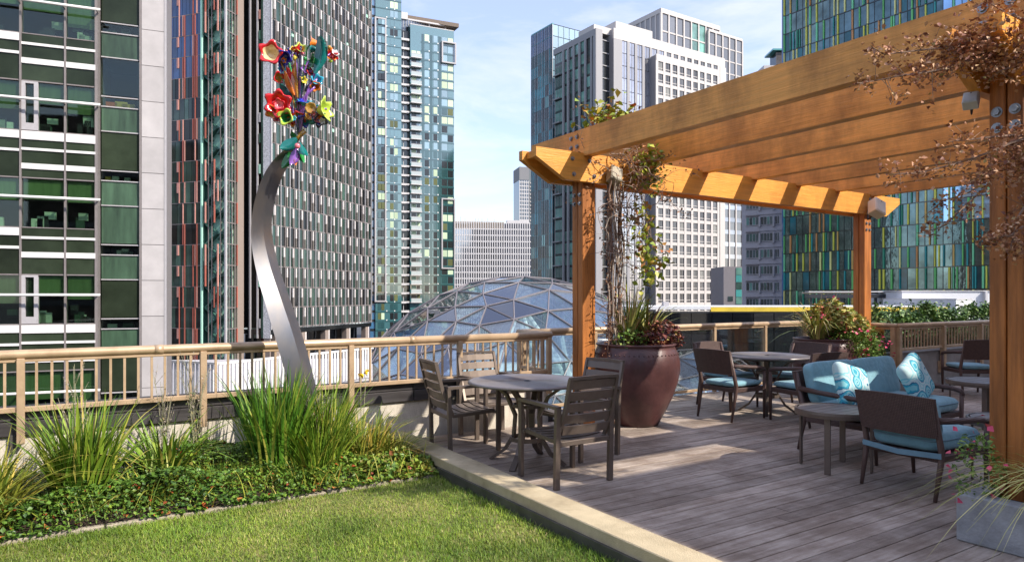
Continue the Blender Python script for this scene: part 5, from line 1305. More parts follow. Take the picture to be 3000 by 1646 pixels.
def cup(px, py, R, col, inner=None, dirn=(0, 0, 0), ruff=5, depth=.75, dd=0.0, amp=.16):
    """ruffled blown-glass bell opening along dirn (right, towards viewer, up)"""
    n = VR*dirn[0]-VF*dirn[1]+Vector((0, 0, dirn[2])); Rm = orient(n); c = sp(px, py, dd); R *= 1.25*D_S/2000
    nn = 30; V = []; F = []; prof = [(.0, -depth), (.30, -depth*.95), (.52, -depth*.6), (.72, -.22), (.92, -.05), (1.0, .0)]
    ph = rng.random()*6
    def ring(rr, z, k):
        for j in range(nn):
            t = 2*math.pi*j/nn; a = amp*k*math.cos(ruff*t+ph); V.append(tuple(c+Rm @ Vector((math.cos(t)*rr*R*(1+a), math.sin(t)*rr*R*(1+a), (z+a*.7)*R))))
    for (rr, z) in prof: ring(rr, z, rr**2)
    for (rr, z) in reversed(prof[1:-1]): ring(rr*.93, z+.05, rr**2)
    V0 = len(prof)
    tot = len(prof)*2-2
    mb = MB(); o = 0
    F1 = []; F2 = []
    for i in range(tot-1):
        for j in range(nn): (F1 if i < V0+1 else F2).append((i*nn+j, i*nn+(j+1) % nn, (i+1)*nn+(j+1) % nn, (i+1)*nn+j))
    F2.append(tuple((tot-1)*nn+j for j in range(nn)))
    mb.V = V; mb.F = F1+F2; mb.m = [0]*len(F1)+[1]*len(F2)
    ob = link('flower', mesh_from('flower', V, mb.F, [gm[col], gm[inner or col]], mb.m, True), sculpt)
    return ob
def gleaf(p0, p1, w, col, bend=0.15, dd=0.0, tw=0.3):
    A = sp(*p0, dd); B = sp(*p1, dd-.05); d = (B-A); L = d.length; d.normalize(); s = d.cross(VF).normalized(); f = s.cross(d); n = 12; V = []; w *= 1.5*D_S/2000
    for i in range(n+1):
        t = i/n; c = A+d*L*t+s*bend*L*math.sin(math.pi*t); ww = w*math.sin(math.pi*min(1, .06+.94*t))**.7*(.75+.5*t)*.5
        a = s*math.cos(tw*t*2)+f*math.sin(tw*t*2)
        V += [c-a*ww, c+f*ww*.45, c+a*ww, c+f*(ww*.45+.012)]
    F = [(i*4+j, i*4+(j+1) % 4, (i+1)*4+(j+1) % 4, (i+1)*4+j) for i in range(n) for j in range(4)]
    link('leaf', mesh_from('leaf', V, F, gm[col], None, True), sculpt)
def gbud(px, py, r, col, dd=0.0, e=1.0):
    c = sp(px, py, dd); r *= D_S/2000; MB().puff(c.x, c.y, c.z, r, r, r*e, 1, 14, 10).build('bud', gm[col], sculpt, True)
def gstem(pts, r=.008, col='dark'):
    MB().tube([sp(*p) for p in pts], r, 6).build('flower_wire', gm[col], sculpt, True)
q = lambda x, y: (650+x/2.826, 60+y/2.826)
for (x, y) in ((400, 265), (520, 310), (600, 210), (735, 190), (900, 280), (790, 485), (770, 550), (475, 470), (465, 690), (870, 735), (735, 725), (745, 835), (525, 800), (680, 840), (820, 830), (580, 830), (640, 800), (655, 215), (720, 340), (600, 320), (430, 760), (720, 410)):
    a = q(x, y); gstem([q(640, 960), q(640+(x-640)*.25+rng.uniform(-10, 10), 700+(y-700)*.3), q(640+(x-640)*.7, y+(40 if y < 600 else -10)), a], rng.choice((.006, .008, .010)), rng.choice(('dark', 'dark', 'green', 'violet', 'amber')))
cup(*q(400, 265), 26, 'red', 'cream', (.15, 1, -.05), 5, .8, -.08); cup(*q(520, 308), 17, 'blue', None, (-.2, .7, -.5), 5, .8, -.05)
cup(*q(603, 222), 16, 'red', 'red', (-.4, .3, .6), 4, 1.1); cup(*q(655, 225), 14, 'lime', 'yellow', (.3, .5, .3), 5, .8); cup(*q(735, 185), 14, 'orange', 'red', (-.9, .3, .1), 4, 1.4)
cup(*q(735, 235), 12, 'teal', 'cyan', (-.9, .2, .1), 4, 1.4); cup(*q(905, 280), 15, 'orange', 'red', (.6, .8, .2), 5, .8); cup(*q(940, 268), 9, 'white', None, (.5, .6, .4)); cup(*q(940, 302), 10, 'red', None, (.8, .3, -.3))
gbud(*q(890, 225), 6, 'amber'); gbud(*q(900, 335), 6, 'lime'); gbud(*q(606, 312), 7, 'yellow', 0, 1.3); cup(*q(735, 340), 18, 'green', None, (-.5, .5, .2), 4, 1.1); gbud(*q(690, 320), 6, 'green')
cup(*q(790, 488), 14, 'cyan', None, (.4, .8, .2), 5, .9); cup(*q(775, 548), 12, 'orange', 'orange', (.3, .8, -.5), 5, 1.0); cup(*q(475, 475), 14, 'red', 'amber', (.6, .5, -.2), 4, 1.1)
cup(*q(465, 690), 30, 'red', 'red', (.15, .95, -.1), 6, .8, -.1); cup(*q(470, 695), 13, 'red', 'pink', (.2, 1, -.1), 5, .7, -.17); cup(*q(408, 755), 16, 'orange', 'yellow', (-.3, .8, -.2), 4, .9, -.08)
cup(*q(455, 795), 15, 'pink', 'violet', (-.3, .7, -.5), 5, .9); cup(*q(525, 800), 18, 'lime', 'green', (-.1, .95, -.1), 4, 1.2, -.1); cup(*q(580, 838), 13, 'orange', 'red', (.1, .7, -.7), 5, .9); cup(*q(630, 810), 17, 'red', 'red', (0, .7, -.5), 6, .8)
cup(*q(680, 835), 15, 'blue', 'cyan', (.1, .8, -.5), 5, .9); gbud(*q(745, 835), 11, 'teal'); cup(*q(735, 725), 13, 'amber', 'amber', (.1, .95, -.1), 8, .4, -.06, .06); cup(*q(868, 735), 26, 'lime', 'lime', (.75, .2, .1), 6, .9, -.06, .2)
cup(*q(805, 735), 11, 'teal', 'cyan', (-.2, .95, .1), 4, .5); cup(*q(820, 828), 17, 'dark', 'blue', (.6, .5, -.5), 4, .8); cup(*q(770, 785), 12, 'pink', None, (.7, .5, -.2), 4, 1.2); cup(*q(655, 700), 14, 'blue', None, (0, .35, -1), 4, 1.6); cup(*q(685, 665), 15, 'cyan', 'cyan', (.2, .5, .8), 4, 1.3)
cup(*q(575, 400), 12, 'pink', 'violet', (-.3, .8, .3), 5, .8); cup(*q(700, 400), 12, 'violet', 'white', (.3, .8, .3), 5, .8); cup(*q(740, 430), 10, 'red', 'pink', (.5, .7, .3), 5, .9); cup(*q(500, 395), 14, 'cyan', 'violet', (-.5, .7, .2), 4, .9); cup(*q(550, 735), 12, 'dark', 'violet', (-.3, .8, .3), 5, .8); cup(*q(600, 770), 10, 'white', 'cyan', (0, .9, .2), 5, .6)
gleaf(q(770, 440), q(815, 120), 26, 'teal', -.10, -.03, .1); gleaf(q(600, 620), q(520, 420), 13, 'orange', .05, -.05); gleaf(q(610, 650), q(530, 375), 14, 'red', -.04); gleaf(q(625, 640), q(610, 330), 14, 'amber', .06, -.02); gleaf(q(640, 640), q(680, 450), 12, 'teal', .08); gleaf(q(620, 660), q(480, 520), 18, 'teal', .12, .03)
gleaf(q(640, 650), q(650, 480), 10, 'violet', .05)
gleaf(q(620, 975), q(480, 1060), 22, 'teal', .10, -.05); gleaf(q(640, 1010), q(710, 1120), 16, 'teal', -.12, -.03); gleaf(q(625, 985), q(575, 920), 12, 'green', .1); gleaf(q(615, 1050), q(565, 1195), 18, 'violet', .1, -.05); gleaf(q(635, 1060), q(610, 1200), 8, 'orange', -.05, -.03); gleaf(q(650, 1050), q(680, 1180), 14, 'green', -.1); gleaf(q(600, 1040), q(495, 1225), 18, 'green', .06, .02)
for i in range(20):
    t = rng.uniform(0, 6.28); k = rng.random()**.5; cup(*q(640+165*k*math.cos(t), 350+150*k*math.sin(t)), rng.uniform(5, 10), rng.choice(('red', 'blue', 'cyan', 'violet', 'orange', 'teal', 'pink', 'yellow')), None, (rng.uniform(-.8, .8), rng.uniform(.3, 1), rng.uniform(-.4, .8)), rng.choice((4, 5, 6)), rng.uniform(.6, 1.2), rng.uniform(-.05, .1))
for i in range(22): cup(*q(640+rng.uniform(-215, 215), 780+rng.uniform(-55, 60)), rng.uniform(5, 10), rng.choice(('red', 'blue', 'cyan', 'violet', 'orange', 'white', 'pink', 'dark', 'amber')), None, (rng.uniform(-.8, .8), rng.uniform(.3, 1), rng.uniform(-.7, .4)), rng.choice((4, 5, 6)), rng.uniform(.6, 1.2), rng.uniform(-.06, .1))
gbud(*q(625, 1040), 8, 'pink', -.1); gstem([q(600, 1010), q(650, 950), q(690, 915)], .022, 'amber'); gstem([q(640, 960), q(625, 880), q(640, 700), q(650, 400)], .012, 'dark')
gstem([q(700, 560), q(730, 530), q(760, 470), q(740, 440)], .01); gstem([q(690, 590), q(700, 550), q(735, 545), q(770, 540)], .01)

# ---------------------------------------------------------------- planting
GREEN = [(0, (0.06, 0.13, 0.012)), (.45, (0.14, 0.24, 0.02)), (.75, (0.24, 0.32, 0.035)), (.9, (.38, .38, .06)), (1, (0.46, 0.38, 0.09))]
m_gr = M('strap_leaf', (0, 0, 0), 0.45, var=0.2, scale=3, attr=GREEN)
m_gr_y = M('yellowing_strap_leaf', (0, 0, 0), 0.5, var=0.2, scale=3, attr=[(0, (0.10, 0.17, 0.02)), (.4, (0.20, 0.24, 0.03)), (.75, (0.38, 0.36, 0.05)), (1, (0.48, 0.32, 0.07))])
m_gr_d = M('deep_strap_leaf', (0, 0, 0), 0.45, var=0.2, scale=3, attr=[(0, (0.035, 0.11, 0.012)), (.5, (0.09, 0.21, 0.018)), (.85, (0.17, 0.28, 0.03)), (1, (0.34, 0.32, 0.06))])
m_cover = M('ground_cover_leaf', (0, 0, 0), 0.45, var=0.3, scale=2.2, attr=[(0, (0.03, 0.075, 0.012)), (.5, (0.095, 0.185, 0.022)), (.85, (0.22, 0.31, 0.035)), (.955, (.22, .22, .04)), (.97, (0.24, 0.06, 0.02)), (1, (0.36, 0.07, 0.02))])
m_fall = M('fallen_leaf', (0, 0, 0), 0.7, attr=[(0, (0.45, 0.06, 0.02)), (.5, (0.50, 0.17, 0.04)), (1, (0.42, 0.22, 0.07))])
m_stemgrey = M('pale_stem', (0.30, 0.28, 0.17), 0.8); m_bloom = M('faded_bloom', (0, 0, 0), 0.8, attr=[(0, (0.26, 0.20, 0.18)), (1, (0.42, 0.34, 0.30))]); m_sage = M('sage_leaf', (0, 0, 0), 0.7, attr=[(0, (0.10, 0.13, 0.05)), (.7, (0.18, 0.20, 0.08)), (1, (0.30, 0.16, 0.06))])
m_yfl = M('yellow_bloom', (0.80, 0.55, 0.03), 0.5)
def clump(label, x, y, n0, h, lean, wid, mat, spread=.12, droop=.35, z=-.06, k=6, name='grass_clump', cat='grass', group='grass clumps in the bed'):
    n = int(n0*1.35); a = nr.random(n)*2*np.pi; r = spread*np.sqrt(nr.random(n)); B = np.stack([r*np.cos(a), r*np.sin(a), np.zeros(n)], 1)
    az = a+nr.normal(size=n)*.7; hh = nr.uniform(h*.55, h, n)
    me = blade_mesh('blades', B, hh, np.abs(nr.normal(lean, lean*.5, n)), nr.uniform(wid*.7, wid*1.35, n), mat, k=k, az=az, droop=droop)
    o = link(name, me, None, (x, y, z)); return tag(o, label, cat, group)
clump('wide bright green strap-leaf clump left of the steel stem near the left edge', .05, 5.98, 210, .90, .32, .024, m_gr, .17)
clump('yellow-green arching grass clump cut by the left edge of the picture', -.55, 5.80, 220, .72, .8, .020, m_gr_y, .18)
clump('slanting strap-leaf clump in front of the middle railing post', .62, 6.18, 90, .80, .85, .022, m_gr, .10)
clump('tall dark green strap-leaf clump just left of the steel stem', 1.44, 5.98, 250, 1.08, .26, .022, m_gr_d, .17)
clump('fine pale green grass clump at the foot of the steel stem', 1.76, 5.86, 340, .82, .45, .012, m_gr, .18)
clump('bright green strap-leaf clump right behind the steel stem', 1.90, 6.16, 150, .98, .32, .018, m_gr, .14)
clump('yellow-tipped daylily clump right of the steel stem', 2.24, 6.10, 210, .62, .6, .015, m_gr_y, .18)
clump('low yellowing daylily clump by the kerb corner', 2.50, 6.02, 170, .40, .95, .013, m_gr_y, .16)
clump('short grass tuft between the left clump and the middle post', .48, 5.85, 80, .40, .8, .014, m_gr_y, .14)
clump('thin pale sedge tuft low in the bed in front of the steel stem', 1.60, 5.72, 150, .34, .9, .008, m_gr, .15)
clump('small sedge tuft in the dark gap of the bed', .98, 5.95, 120, .36, .9, .008, m_gr, .16)
# ground cover over the bed
def cover():
    n = 24000; X = nr.uniform(-1.6, 2.71, n); Y = 5.38+1.32*nr.random(n)**1.15
    hmax = .13+.09*np.sin(X*2.3+Y*1.9)*np.sin(Y*3.1+1)+.09*(0.5+.5*np.sin(X*1.3+.6))+.05*np.sin(X*7.1+Y*5)*np.sin(Y*8.3-X*3); hmax *= np.clip((Y-5.36+.05*np.sin(X*9)+.03*np.sin(X*23))/.24, .12, 1); hmax = np.maximum(hmax, .03)
    hmax *= np.where(X > 2.5, .8, 1)
    Z = -.06+hmax*(1-nr.random(n)**2*.7)
    leaf_tone = np.clip(nr.normal(.42, .22, n)+np.clip((X-1.0)*.2, -.10, .34)+.14*np.sin(X*4.1+Y*3)*np.sin(Y*5.3+X*1.7), 0, .957); red = nr.random(n) < .018; leaf_tone[red] = nr.uniform(.965, 1, red.sum())  # leaf colour number, yellower towards the kerb, a few red
    return leaf_mesh('ground_cover', np.stack([X, Y, Z], 1), nr.uniform(.020, .046, n)*(1+.35*np.sin(X*2.9+1)*np.sin(Y*4.4+X)), m_cover, up=.7, wid=.75, rnd=leaf_tone)
gc = link('ground_cover', cover(), bed, kind='stuff')
def low_mix():                                                 # fine low blades growing through the cover
    n = 1500; X = nr.uniform(-1.4, 2.68, n); Y = nr.uniform(5.42, 6.5, n)
    r = np.clip(nr.normal(.45, .25, n)+np.clip((X-1.0)*.2, -.2, .3), 0, 1)
    return blade_mesh('fine_blades', np.stack([X, Y, np.full(n, -.05)], 1), nr.uniform(.10, .30, n), nr.uniform(.3, 1.3, n), nr.uniform(.004, .010, n), m_gr_y, k=4, rnd=r)
link('fine_blades', low_mix(), bed, kind='stuff')
ORD = ['first', 'second', 'third', 'fourth', 'fifth', 'sixth', 'seventh', 'eighth', 'ninth', 'tenth', 'eleventh', 'twelfth']
for i, x in enumerate((-.62, -.40, -.16, .02, .30, .52, .80, 1.05, 1.42, 1.75, 2.08, 2.42)):      # fallen leaves
    yy = rng.uniform(5.36, 5.47)
    m_ = leaf_mesh('fallen_leaf', [(0, 0, 0)], rng.uniform(.05, .09), m_fall, up=1.6, wid=.8, rnd=np.array([rng.random()]))
    tag(link('fallen_leaf', m_, None, (x, yy, -.025)), 'dry orange leaf lying along the bed edge, %s from the left' % ORD[i], 'leaf', 'fallen leaves at the bed edge')
def wisp(label, x, y, n, h, lean=.15, bloom=True):
    t = thing('wispy_plant', label, 'plant', (x, y, -.05), 0, 'wispy stems in the bed'); C = []; S_ = []
    mb = MB()
    for i in range(n):
        a = rng.uniform(0, 6.28); hh = h*rng.uniform(.6, 1); l = rng.uniform(.3, 1)*lean*hh; p = [(math.cos(a)*l*t_*t_+rng.uniform(-.008, .008), math.sin(a)*l*t_*t_+rng.uniform(-.008, .008), hh*t_) for t_ in (0, .25, .5, .75, 1)]
        mb.tube(p, [.004, .0035, .003, .0022, .0012], 5)
        for q_ in range(int(26*hh)):
            t_ = rng.uniform(.12, .7); k = min(3, int(t_*4)); f = t_*4-k; c = Vector(p[k]).lerp(Vector(p[k+1]), f); C.append(c+Vector((rng.uniform(-.02, .02), rng.uniform(-.02, .02), 0)))
        for br in range(4 if bloom else 0):
            t_ = rng.uniform(.55, .9); k = min(3, int(t_*4)); c = Vector(p[k]).lerp(Vector(p[k+1]), t_*4-k); e = c+Vector((rng.uniform(-.09, .09), rng.uniform(-.09, .09), rng.uniform(.10, .22)))
            mb.tube([c, e], [.0018, .0009], 4)
            for q_ in range(7): S_.append(c.lerp(e, rng.uniform(.3, 1))+Vector((rng.uniform(-.006, .006),)*3))
    mb.build('stems', m_stemgrey, t, True); link('leaves', leaf_mesh('leaves', C, nr.uniform(.018, .04, len(C)), m_sage, up=.3), t)
    if S_: link('seed_heads', leaf_mesh('seed_heads', S_, nr.uniform(.010, .020, len(S_)), m_bloom), t, kind='stuff')
wisp('wispy pale stems over the left strap-leaf clump', .00, 5.90, 6, 1.05); wisp('leggy sage stems between the left clump and the middle post', .62, 6.40, 5, 1.05, .25); wisp('tall wispy seed heads beside the middle railing post', .86, 6.30, 7, 1.22, .22); wisp('wispy stems tangled round the steel stem', 1.78, 6.00, 7, 1.05, .25); wisp('leafy weed stem in front of the white wall', .95, 6.42, 4, .5, .5, False)
dl = thing('daylily_bloom', 'two yellow daylily blooms before the railing post', 'flower', (2.30, 6.25, -.05))
mb = MB()
for (x, yy, z) in ((.0, .02, .78), (.085, .10, .80)): mb.tube([(0, 0, .1), (x*.6, yy*.6, .5), (x, yy, z)], .003, 5)
mb.build('stalk', m_gr.copy() if False else m_stemgrey, dl, True)
for (x, yy, z) in ((.0, .02, .78), (.085, .10, .80)):
    C = np.array([(x, yy, z+.02)]*6)+nr.normal(size=(6, 3))*.008; dr = np.array([(math.cos(k), math.sin(k), .8) for k in range(6)]); link('petals', leaf_mesh('petals', C, .06, m_yfl, dirs=dr), dl)
# ---------------------------------------------------------------- pot plants
m_phor = M('phormium_leaf', (0, 0, 0), 0.4, attr=[(0, (0.09, 0.13, 0.02)), (.35, (0.22, 0.25, 0.05)), (.7, (0.46, 0.42, 0.13)), (1, (0.36, 0.17, 0.08))], var=.2)
m_heu = M('heuchera_leaf', (0, 0, 0), 0.5, attr=[(0, (0.06, 0.015, 0.02)), (.5, (0.16, 0.035, 0.03)), (.8, (0.32, 0.11, 0.05)), (1, (.16, .17, .03))], var=.25)
m_lime = M('coleus_leaf', (0, 0, 0), 0.5, attr=[(0, (0.20, 0.27, 0.04)), (.45, (0.40, 0.42, 0.09)), (.7, (0.62, 0.50, 0.17)), (1, (0.60, 0.22, 0.12))], var=.25)
m_fern = M('fine_green_leaf', (0, 0, 0), 0.5, attr=[(0, (0.06, 0.13, 0.02)), (.6, (0.17, 0.28, 0.045)), (1, (0.32, 0.40, 0.09))], var=.25)
m_mag = M('magenta_bloom', (0, 0, 0), 0.5, attr=[(0, (0.50, 0.02, 0.10)), (1, (0.70, 0.10, 0.16))])
def ball(name, parent, c, r, n, size, mat, flat=(1, 1, .8), hollow=.5, wid=.7, up=.5):
    d = nr.normal(size=(n, 3)); d /= np.linalg.norm(d, axis=1)[:, None]; rad = (hollow+(1-hollow)*nr.random(n)**.5)
    lump = 1+.22*np.sin(d[:, 0]*5+c[0]*9)*np.sin(d[:, 1]*6+c[2]*5)*np.sin(d[:, 2]*5)
    P = d*rad[:, None]*lump[:, None]*r*np.array(flat)+np.array(c)
    return link(name, leaf_mesh(name, P, nr.uniform(size*.6, size*1.2, n), mat, up=up, wid=wid), parent, kind='stuff' if name == 'blooms' else None)
p1 = thing('pot_planting', 'spiky strap plants and dark red foliage in the left pot', 'plant', (5.62, 6.02, .90))
for (x, yy, n, h, ln, m_) in ((-.20, -.05, 60, .78, .42, m_phor), (.16, .0, 80, .74, .62, m_phor), (.02, .12, 34, .92, .25, m_gr)):
    a = nr.random(n)*6.28; B = np.stack([x+.04*np.cos(a), yy+.04*np.sin(a), np.full(n, .0)], 1); link('strap_leaves', blade_mesh('strap_leaves', B, nr.uniform(h*.5, h, n), np.abs(nr.normal(ln, .22, n)), nr.uniform(.018, .034, n), m_, k=6, az=a, droop=.45), p1)
ball('dark_red_foliage', p1, (.26, -.14, .12), .25, 800, .06, m_heu); ball('dark_red_foliage', p1, (-.05, -.26, .07), .20, 480, .055, m_heu); ball('green_foliage', p1, (-.26, -.16, .07), .21, 480, .05, m_fern); ball('green_foliage', p1, (.05, .08, .08), .20, 240, .05, m_fern)
p2 = thing('pot_planting', 'overflowing coleus, yellow strap leaves and magenta flowers in the far pot', 'plant', (9.44, 6.12, .82))
for (x, yy, n, h, ln) in ((-.28, -.12, 150, .86, .80), (.10, .12, 50, .86, .4), (.45, -.05, 50, .8, .9)):
    a = nr.random(n)*6.28; B = np.stack([x+.05*np.cos(a), yy+.05*np.sin(a), np.full(n, .0)], 1); link('strap_leaves', blade_mesh('strap_leaves', B, nr.uniform(h*.5, h, n), np.abs(nr.normal(ln, .25, n)), nr.uniform(.016, .03, n), m_phor, k=6, az=a, droop=.6), p2)
ball('coleus_foliage', p2, (.10, -.04, .32), .30, 1100, .085, m_lime, (1.1, 1.1, .8), .3); ball('coleus_foliage', p2, (.30, .04, .46), .20, 420, .08, m_lime, (1, 1, .9), .2); ball('coleus_foliage', p2, (-.06, -.02, .46), .15, 260, .07, m_lime, (1, 1, 1.1), .2); ball('coleus_foliage', p2, (.36, -.16, .22), .32, 1200, .08, m_lime); ball('coleus_foliage', p2, (-.02, -.12, .22), .22, 600, .06, m_fern)
ball('trailing_foliage', p2, (.40, -.34, -.05), .34, 2000, .05, m_fern, (1, .9, 1.05), wid=.45); ball('trailing_foliage', p2, (.66, -.36, -.22), .27, 1400, .05, m_fern, (.8, .8, 1.2), wid=.45); ball('trailing_foliage', p2, (.12, -.40, -.02), .22, 800, .045, m_fern, wid=.45)
for (c, r) in (((.40, -.36, -.03), .36), ((.66, -.38, -.2), .29), ((.12, -.40, .0), .25), ((.05, -.06, .38), .3), ((-.1, -.15, .25), .26)): ball('blooms', p2, c, r*1.1, 40, .055, m_mag, (1, 1, 1), .92, .9)
p3 = thing('pot_planting', 'yellow grass, pink flowers and small shrubs in the concrete planter', 'plant', (5.1, 1.3, .24))
a = nr.normal(math.radians(160), 1.1, 130); B = np.stack([-.18+.05*np.cos(a), .28+.05*np.sin(a), np.zeros(130)], 1); link('yellow_grass', blade_mesh('yellow_grass', B, nr.uniform(.35, .68, 130), np.abs(nr.normal(1.15, .35, 130)), nr.uniform(.007, .013, 130), M('golden_grass', (0, 0, 0), .5, attr=[(0, (.22, .26, .04)), (.5, (.46, .44, .10)), (1, (.60, .54, .22))]), k=8, az=a, droop=.75), p3)
ball('green_foliage', p3, (-.38, .70, .16), .17, 420, .040, m_fern, (1, .8, 1.6), wid=.45); ball('green_foliage', p3, (-.22, .10, .30), .26, 700, .040, m_fern, (1, 1, 1.2), wid=.45); ball('blooms', p3, (-.38, .70, .20), .20, 24, .045, m_mag, (1, .8, 1.6), .9, .9); ball('blooms', p3, (-.22, .12, .42), .30, 34, .055, m_mag, (1, 1, 1.2), .9, .9); ball('bronze_foliage', p3, (-.15, .28, .06), .20, 260, .06, m_heu, (1, 1, .5))
# ---------------------------------------------------------------- hedge
hd = thing('hedge', 'clipped green hedge behind the brown railing on the right', 'hedge', (14.2, 6.9, .1))
m_hedge = M('hedge_leaf', (0, 0, 0), 0.5, attr=[(0, (0.03, 0.08, 0.02)), (.6, (0.10, 0.19, 0.045)), (1, (0.22, 0.31, 0.09))], var=.3, scale=3)
n = 12000; X = nr.uniform(-3.2, 3.6, n); Y = nr.uniform(-.75, .6, n); tz = .98+.10*np.sin(X*3.1)+.07*np.sin(X*7.7+1)+.05*nr.normal(size=n); Zt = tz*np.where(nr.random(n) < .5, 1-.10*nr.random(n), nr.random(n)); Y = np.where(nr.random(n) < .5, -.75+.12*nr.random(n), Y)
link('hedge_leaves', leaf_mesh('hedge_leaves', np.stack([X, Y, Zt+.12], 1), nr.uniform(.05, .095, n), m_hedge, wid=.6), hd); MB().box(-3.1, 3.5, -.6, .5, -.1, .85).build('hedge_core', m_soil, hd)
# ---------------------------------------------------------------- vine on the left post
m_vstem = M('vine_stem', (0.22, 0.14, 0.10), 0.85, var=0.3, scale=20); m_vgrey = M('dry_vine', (0.40, 0.33, 0.27), 0.9, var=0.3, scale=20)
m_vleaf = M('vine_leaf', (0, 0, 0), 0.5, attr=[(0, (0.15, 0.23, 0.02)), (.45, (0.32, 0.37, 0.04)), (.75, (0.52, 0.48, 0.08)), (.9, (.45, .22, .05)), (1, (0.42, 0.10, 0.05))], var=.25, scale=4)
m_dead = M('dead_vine_leaf', (0, 0, 0), 0.7, attr=[(0, (0.12, 0.05, 0.03)), (.6, (0.26, 0.13, 0.07)), (1, (0.40, 0.22, 0.12))], var=.25)
vine = thing('climbing_vine', 'half-bare climbing vine tangled up the left pergola post', 'vine', (5.1, 6.1, 0))
vl = (5.1, 6.1, 0)
def wander(p, d, n, step, jit, grav=0.0):
    p = Vector(p); d = Vector(d).normalized(); o = [p.copy()]
    for i in range(n):
        d = (d+Vector((rng.gauss(0, jit), rng.gauss(0, jit), rng.gauss(0, jit)-grav))).normalized(); p = p+d*step; o.append(p.copy())
    return o
mb = MB(); mg = MB(); tips = []
for i in range(22):
    x, yy = rng.uniform(.05, .24), rng.uniform(-.18, -.05); pts = [(x+.05*math.sin(z*3+i)+rng.uniform(-.02, .02), yy+.04*math.cos(z*2.3+i)+rng.uniform(-.015, .015), z) for z in np.linspace(.05, 2.85, 18)]
    (mb if i % 2 else mg).tube(pts, rng.uniform(.004, .011), 5)
for i in range(34):
    w = wander((rng.uniform(-.05, .45), rng.uniform(-.24, -.06), rng.uniform(2.35, 3.15)), (rng.uniform(-.6, 1), rng.uniform(-.6, .1), rng.uniform(-.6, .5)), rng.randint(8, 16), .07, .45, .08); (mb if i % 3 else mg).tube(w, [.006-.0045*k/(len(w)-1) for k in range(len(w))], 4); tips += w[3:]
for i in range(26):
    w = wander((rng.uniform(-.02, .22), rng.uniform(-.2, -.06), rng.uniform(.9, 2.6)), (rng.uniform(-.5, 1), rng.uniform(-.8, 0), rng.uniform(-.8, .3)), rng.randint(5, 10), .06, .5, .12); mb.tube(w, [.005-.004*k/(len(w)-1) for k in range(len(w))], 4)
hang = []
for i in range(7):
    w = wander((.35+rng.uniform(-.1, .2), -.16, 2.70), (rng.uniform(-.2, .4), rng.uniform(-.2, .1), -1), rng.randint(9, 15), .075, .16, .1); mb.tube(w, [.004-.003*k/(len(w)-1) for k in range(len(w))], 4); hang += w[2:]
top = []
for i in range(10):
    w = wander((rng.uniform(-.2, .4), rng.uniform(-.2, 0), 3.35), (rng.uniform(-.7, .7), rng.uniform(-.4, .2), rng.uniform(.3, 1)), rng.randint(4, 7), .06, .4); mb.tube(w, [.005-.004*k/(len(w)-1) for k in range(len(w))], 4); top += w
mb.build('stems', m_vstem, vine); mg.build('dry_stems', m_vgrey, vine)
def around(P, n, s): P = np.array([tuple(p) for p in P]); return P[nr.integers(0, len(P), n)]+nr.normal(size=(n, 3))*s
link('dead_leaves', leaf_mesh('dead_leaves', around(tips, 700, .04), nr.uniform(.025, .055, 700), m_dead, droop=.4), vine)
zc = nr.uniform(.8, 2.7, 420); link('dead_leaves', leaf_mesh('dead_leaves', np.stack([nr.uniform(-.06, .24, 420), nr.uniform(-.22, -.07, 420), zc], 1), nr.uniform(.025, .05, 420), m_dead, droop=.6), vine)
link('leaves', leaf_mesh('leaves', around(hang, 130, .045), nr.uniform(.055, .10, 130), m_vleaf, droop=.5, wid=.8), vine)
c = np.array([.55, -.22, 2.98]); link('leaves', leaf_mesh('leaves', nr.normal(size=(420, 3))*np.array([.11, .07, .13])+c, nr.uniform(.04, .085, 420), m_vleaf, droop=.4, wid=.8), vine)
c = np.array([.16, -.05, 3.52]); link('leaves', leaf_mesh('leaves', nr.normal(size=(330, 3))*np.array([.17, .12, .12])+c, nr.uniform(.06, .11, 330), m_vleaf, droop=.2, wid=.8), vine)
link('leaves', leaf_mesh('leaves', around(top, 90, .03), nr.uniform(.03, .06, 90), m_dead), vine)
c = np.array([.50, -.30, 1.95]); link('leaves', leaf_mesh('leaves', nr.normal(size=(110, 3))*np.array([.13, .06, .20])+c, nr.uniform(.06, .10, 110), m_vleaf, droop=.5, wid=.8), vine)
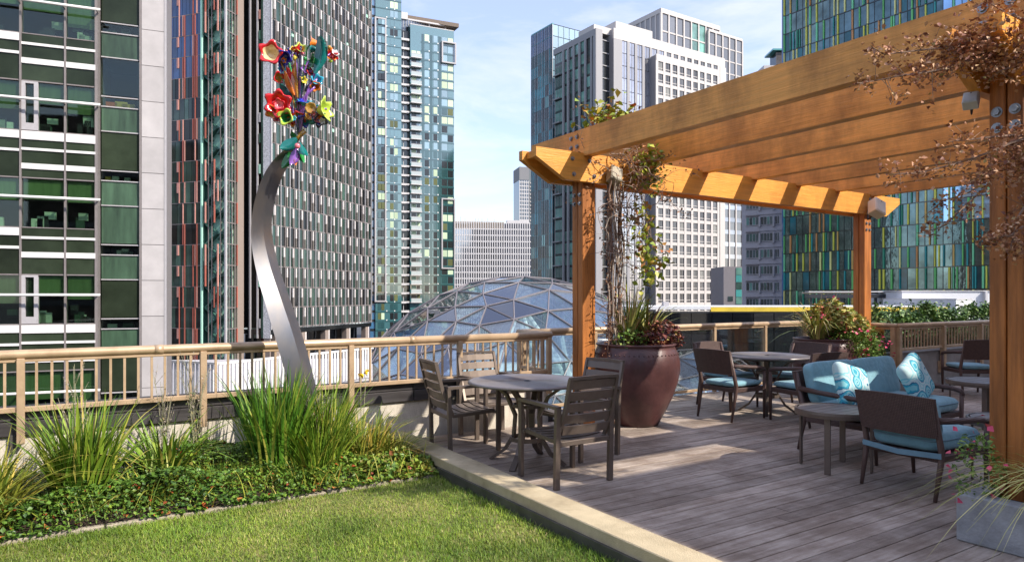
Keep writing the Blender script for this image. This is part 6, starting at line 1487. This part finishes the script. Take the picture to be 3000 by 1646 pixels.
# ---------------------------------------------------------------- brown-leaved branches at the near post
tree = thing('dry_vine', 'brown dry-leaved branches reaching across the near pergola post', 'vine', (5.1, 1.6, .24))
T0 = Vector((5.1, 1.6, .24))
def at(px, py, D): x, yy = cw((px-1500)/2000*D, D); return Vector((x, yy, zz(py, D)))-T0
m_brn = M('brown_dry_leaf', (0, 0, 0), 0.65, attr=[(0, (0.20, 0.07, 0.045)), (.4, (0.38, 0.17, 0.09)), (.75, (0.55, 0.29, 0.15)), (.96, (0.66, 0.42, 0.25)), (1, (.30, .26, .05))], var=.2)
mb = MB(); LP = []
mb.tube([Vector((.10, -.05, .0)), Vector((.12, .0, 1.2)), at(3040, 420, 4.0), at(3010, 150, 3.9), at(3060, -60, 3.9)], [.03, .026, .022, .018, .012], 8)
br = [[(3000, 120), (2880, 160), (2780, 200), (2700, 215), (2640, 222), (2560, 238), (2505, 245)], [(2990, 100), (2900, 110), (2820, 125), (2760, 140), (2680, 150), (2590, 160), (2550, 135)], [(3000, 60), (2950, 40), (2900, 10), (2870, -10)], [(3000, 180), (2930, 210), (2900, 230)],
      [(3020, 400), (2960, 420), (2890, 450), (2800, 480), (2720, 500), (2650, 510), (2590, 508)], [(3020, 520), (2900, 540), (2830, 600), (2770, 660), (2710, 680)], [(3020, 440), (2900, 480), (2850, 560), (2760, 590), (2700, 640)], [(3030, 640), (2960, 690), (2900, 700)], [(3000, 395), (2920, 400), (2840, 410), (2780, 415)], [(3030, 560), (2980, 640), (2960, 730)]]
for bi, b_ in enumerate(br):
    D0 = 4.0 if bi not in (5, 6) else 4.6
    pts = [at(x, y_, D0-.02*i+rng.uniform(-.05, .05)) for i, (x, y_) in enumerate(b_)]
    mb.tube(pts, [.009-.007*i/(len(pts)-1) for i in range(len(pts))], 5)
    for i in range(len(pts)-1):
        dens = 22 if bi in (0, 1) and i < 4 else 12
        for q_ in range(dens):
            c = pts[i].lerp(pts[i+1], rng.random()); r = .052 if i < len(pts)-2 else .035
            e = c+Vector((rng.gauss(0, r), rng.gauss(0, r*.8), rng.gauss(0.0, r)))
            if q_ % 2 == 0: mb.tube([c, e], [.0022, .001], 4)
            for z_ in range(5): LP.append(e+Vector((rng.gauss(0, .018), rng.gauss(0, .018), rng.gauss(0, .018))))
mb.build('branches', m_vstem, tree)
for (px, py, D, sx, n) in ((2910, 130, 4.0, .10, 560), (2970, 165, 4.0, .09, 420), (2835, 130, 3.95, .07, 300), (2790, 190, 3.95, .05, 150), (2980, 505, 4.05, .07, 300), (2990, 450, 4.0, .06, 200), (2900, 705, 4.0, .035, 110), (2985, 725, 4.0, .05, 200), (2880, 520, 4.1, .05, 140)):
    c = at(px, py, D); LP += [c+Vector((rng.gauss(0, sx), rng.gauss(0, sx), rng.gauss(0, sx*.8))) for _ in range(n)]
link('leaves', leaf_mesh('leaves', [tuple(p) for p in LP], nr.uniform(.014, .040, len(LP)), m_brn, droop=.3, wid=.7), tree)
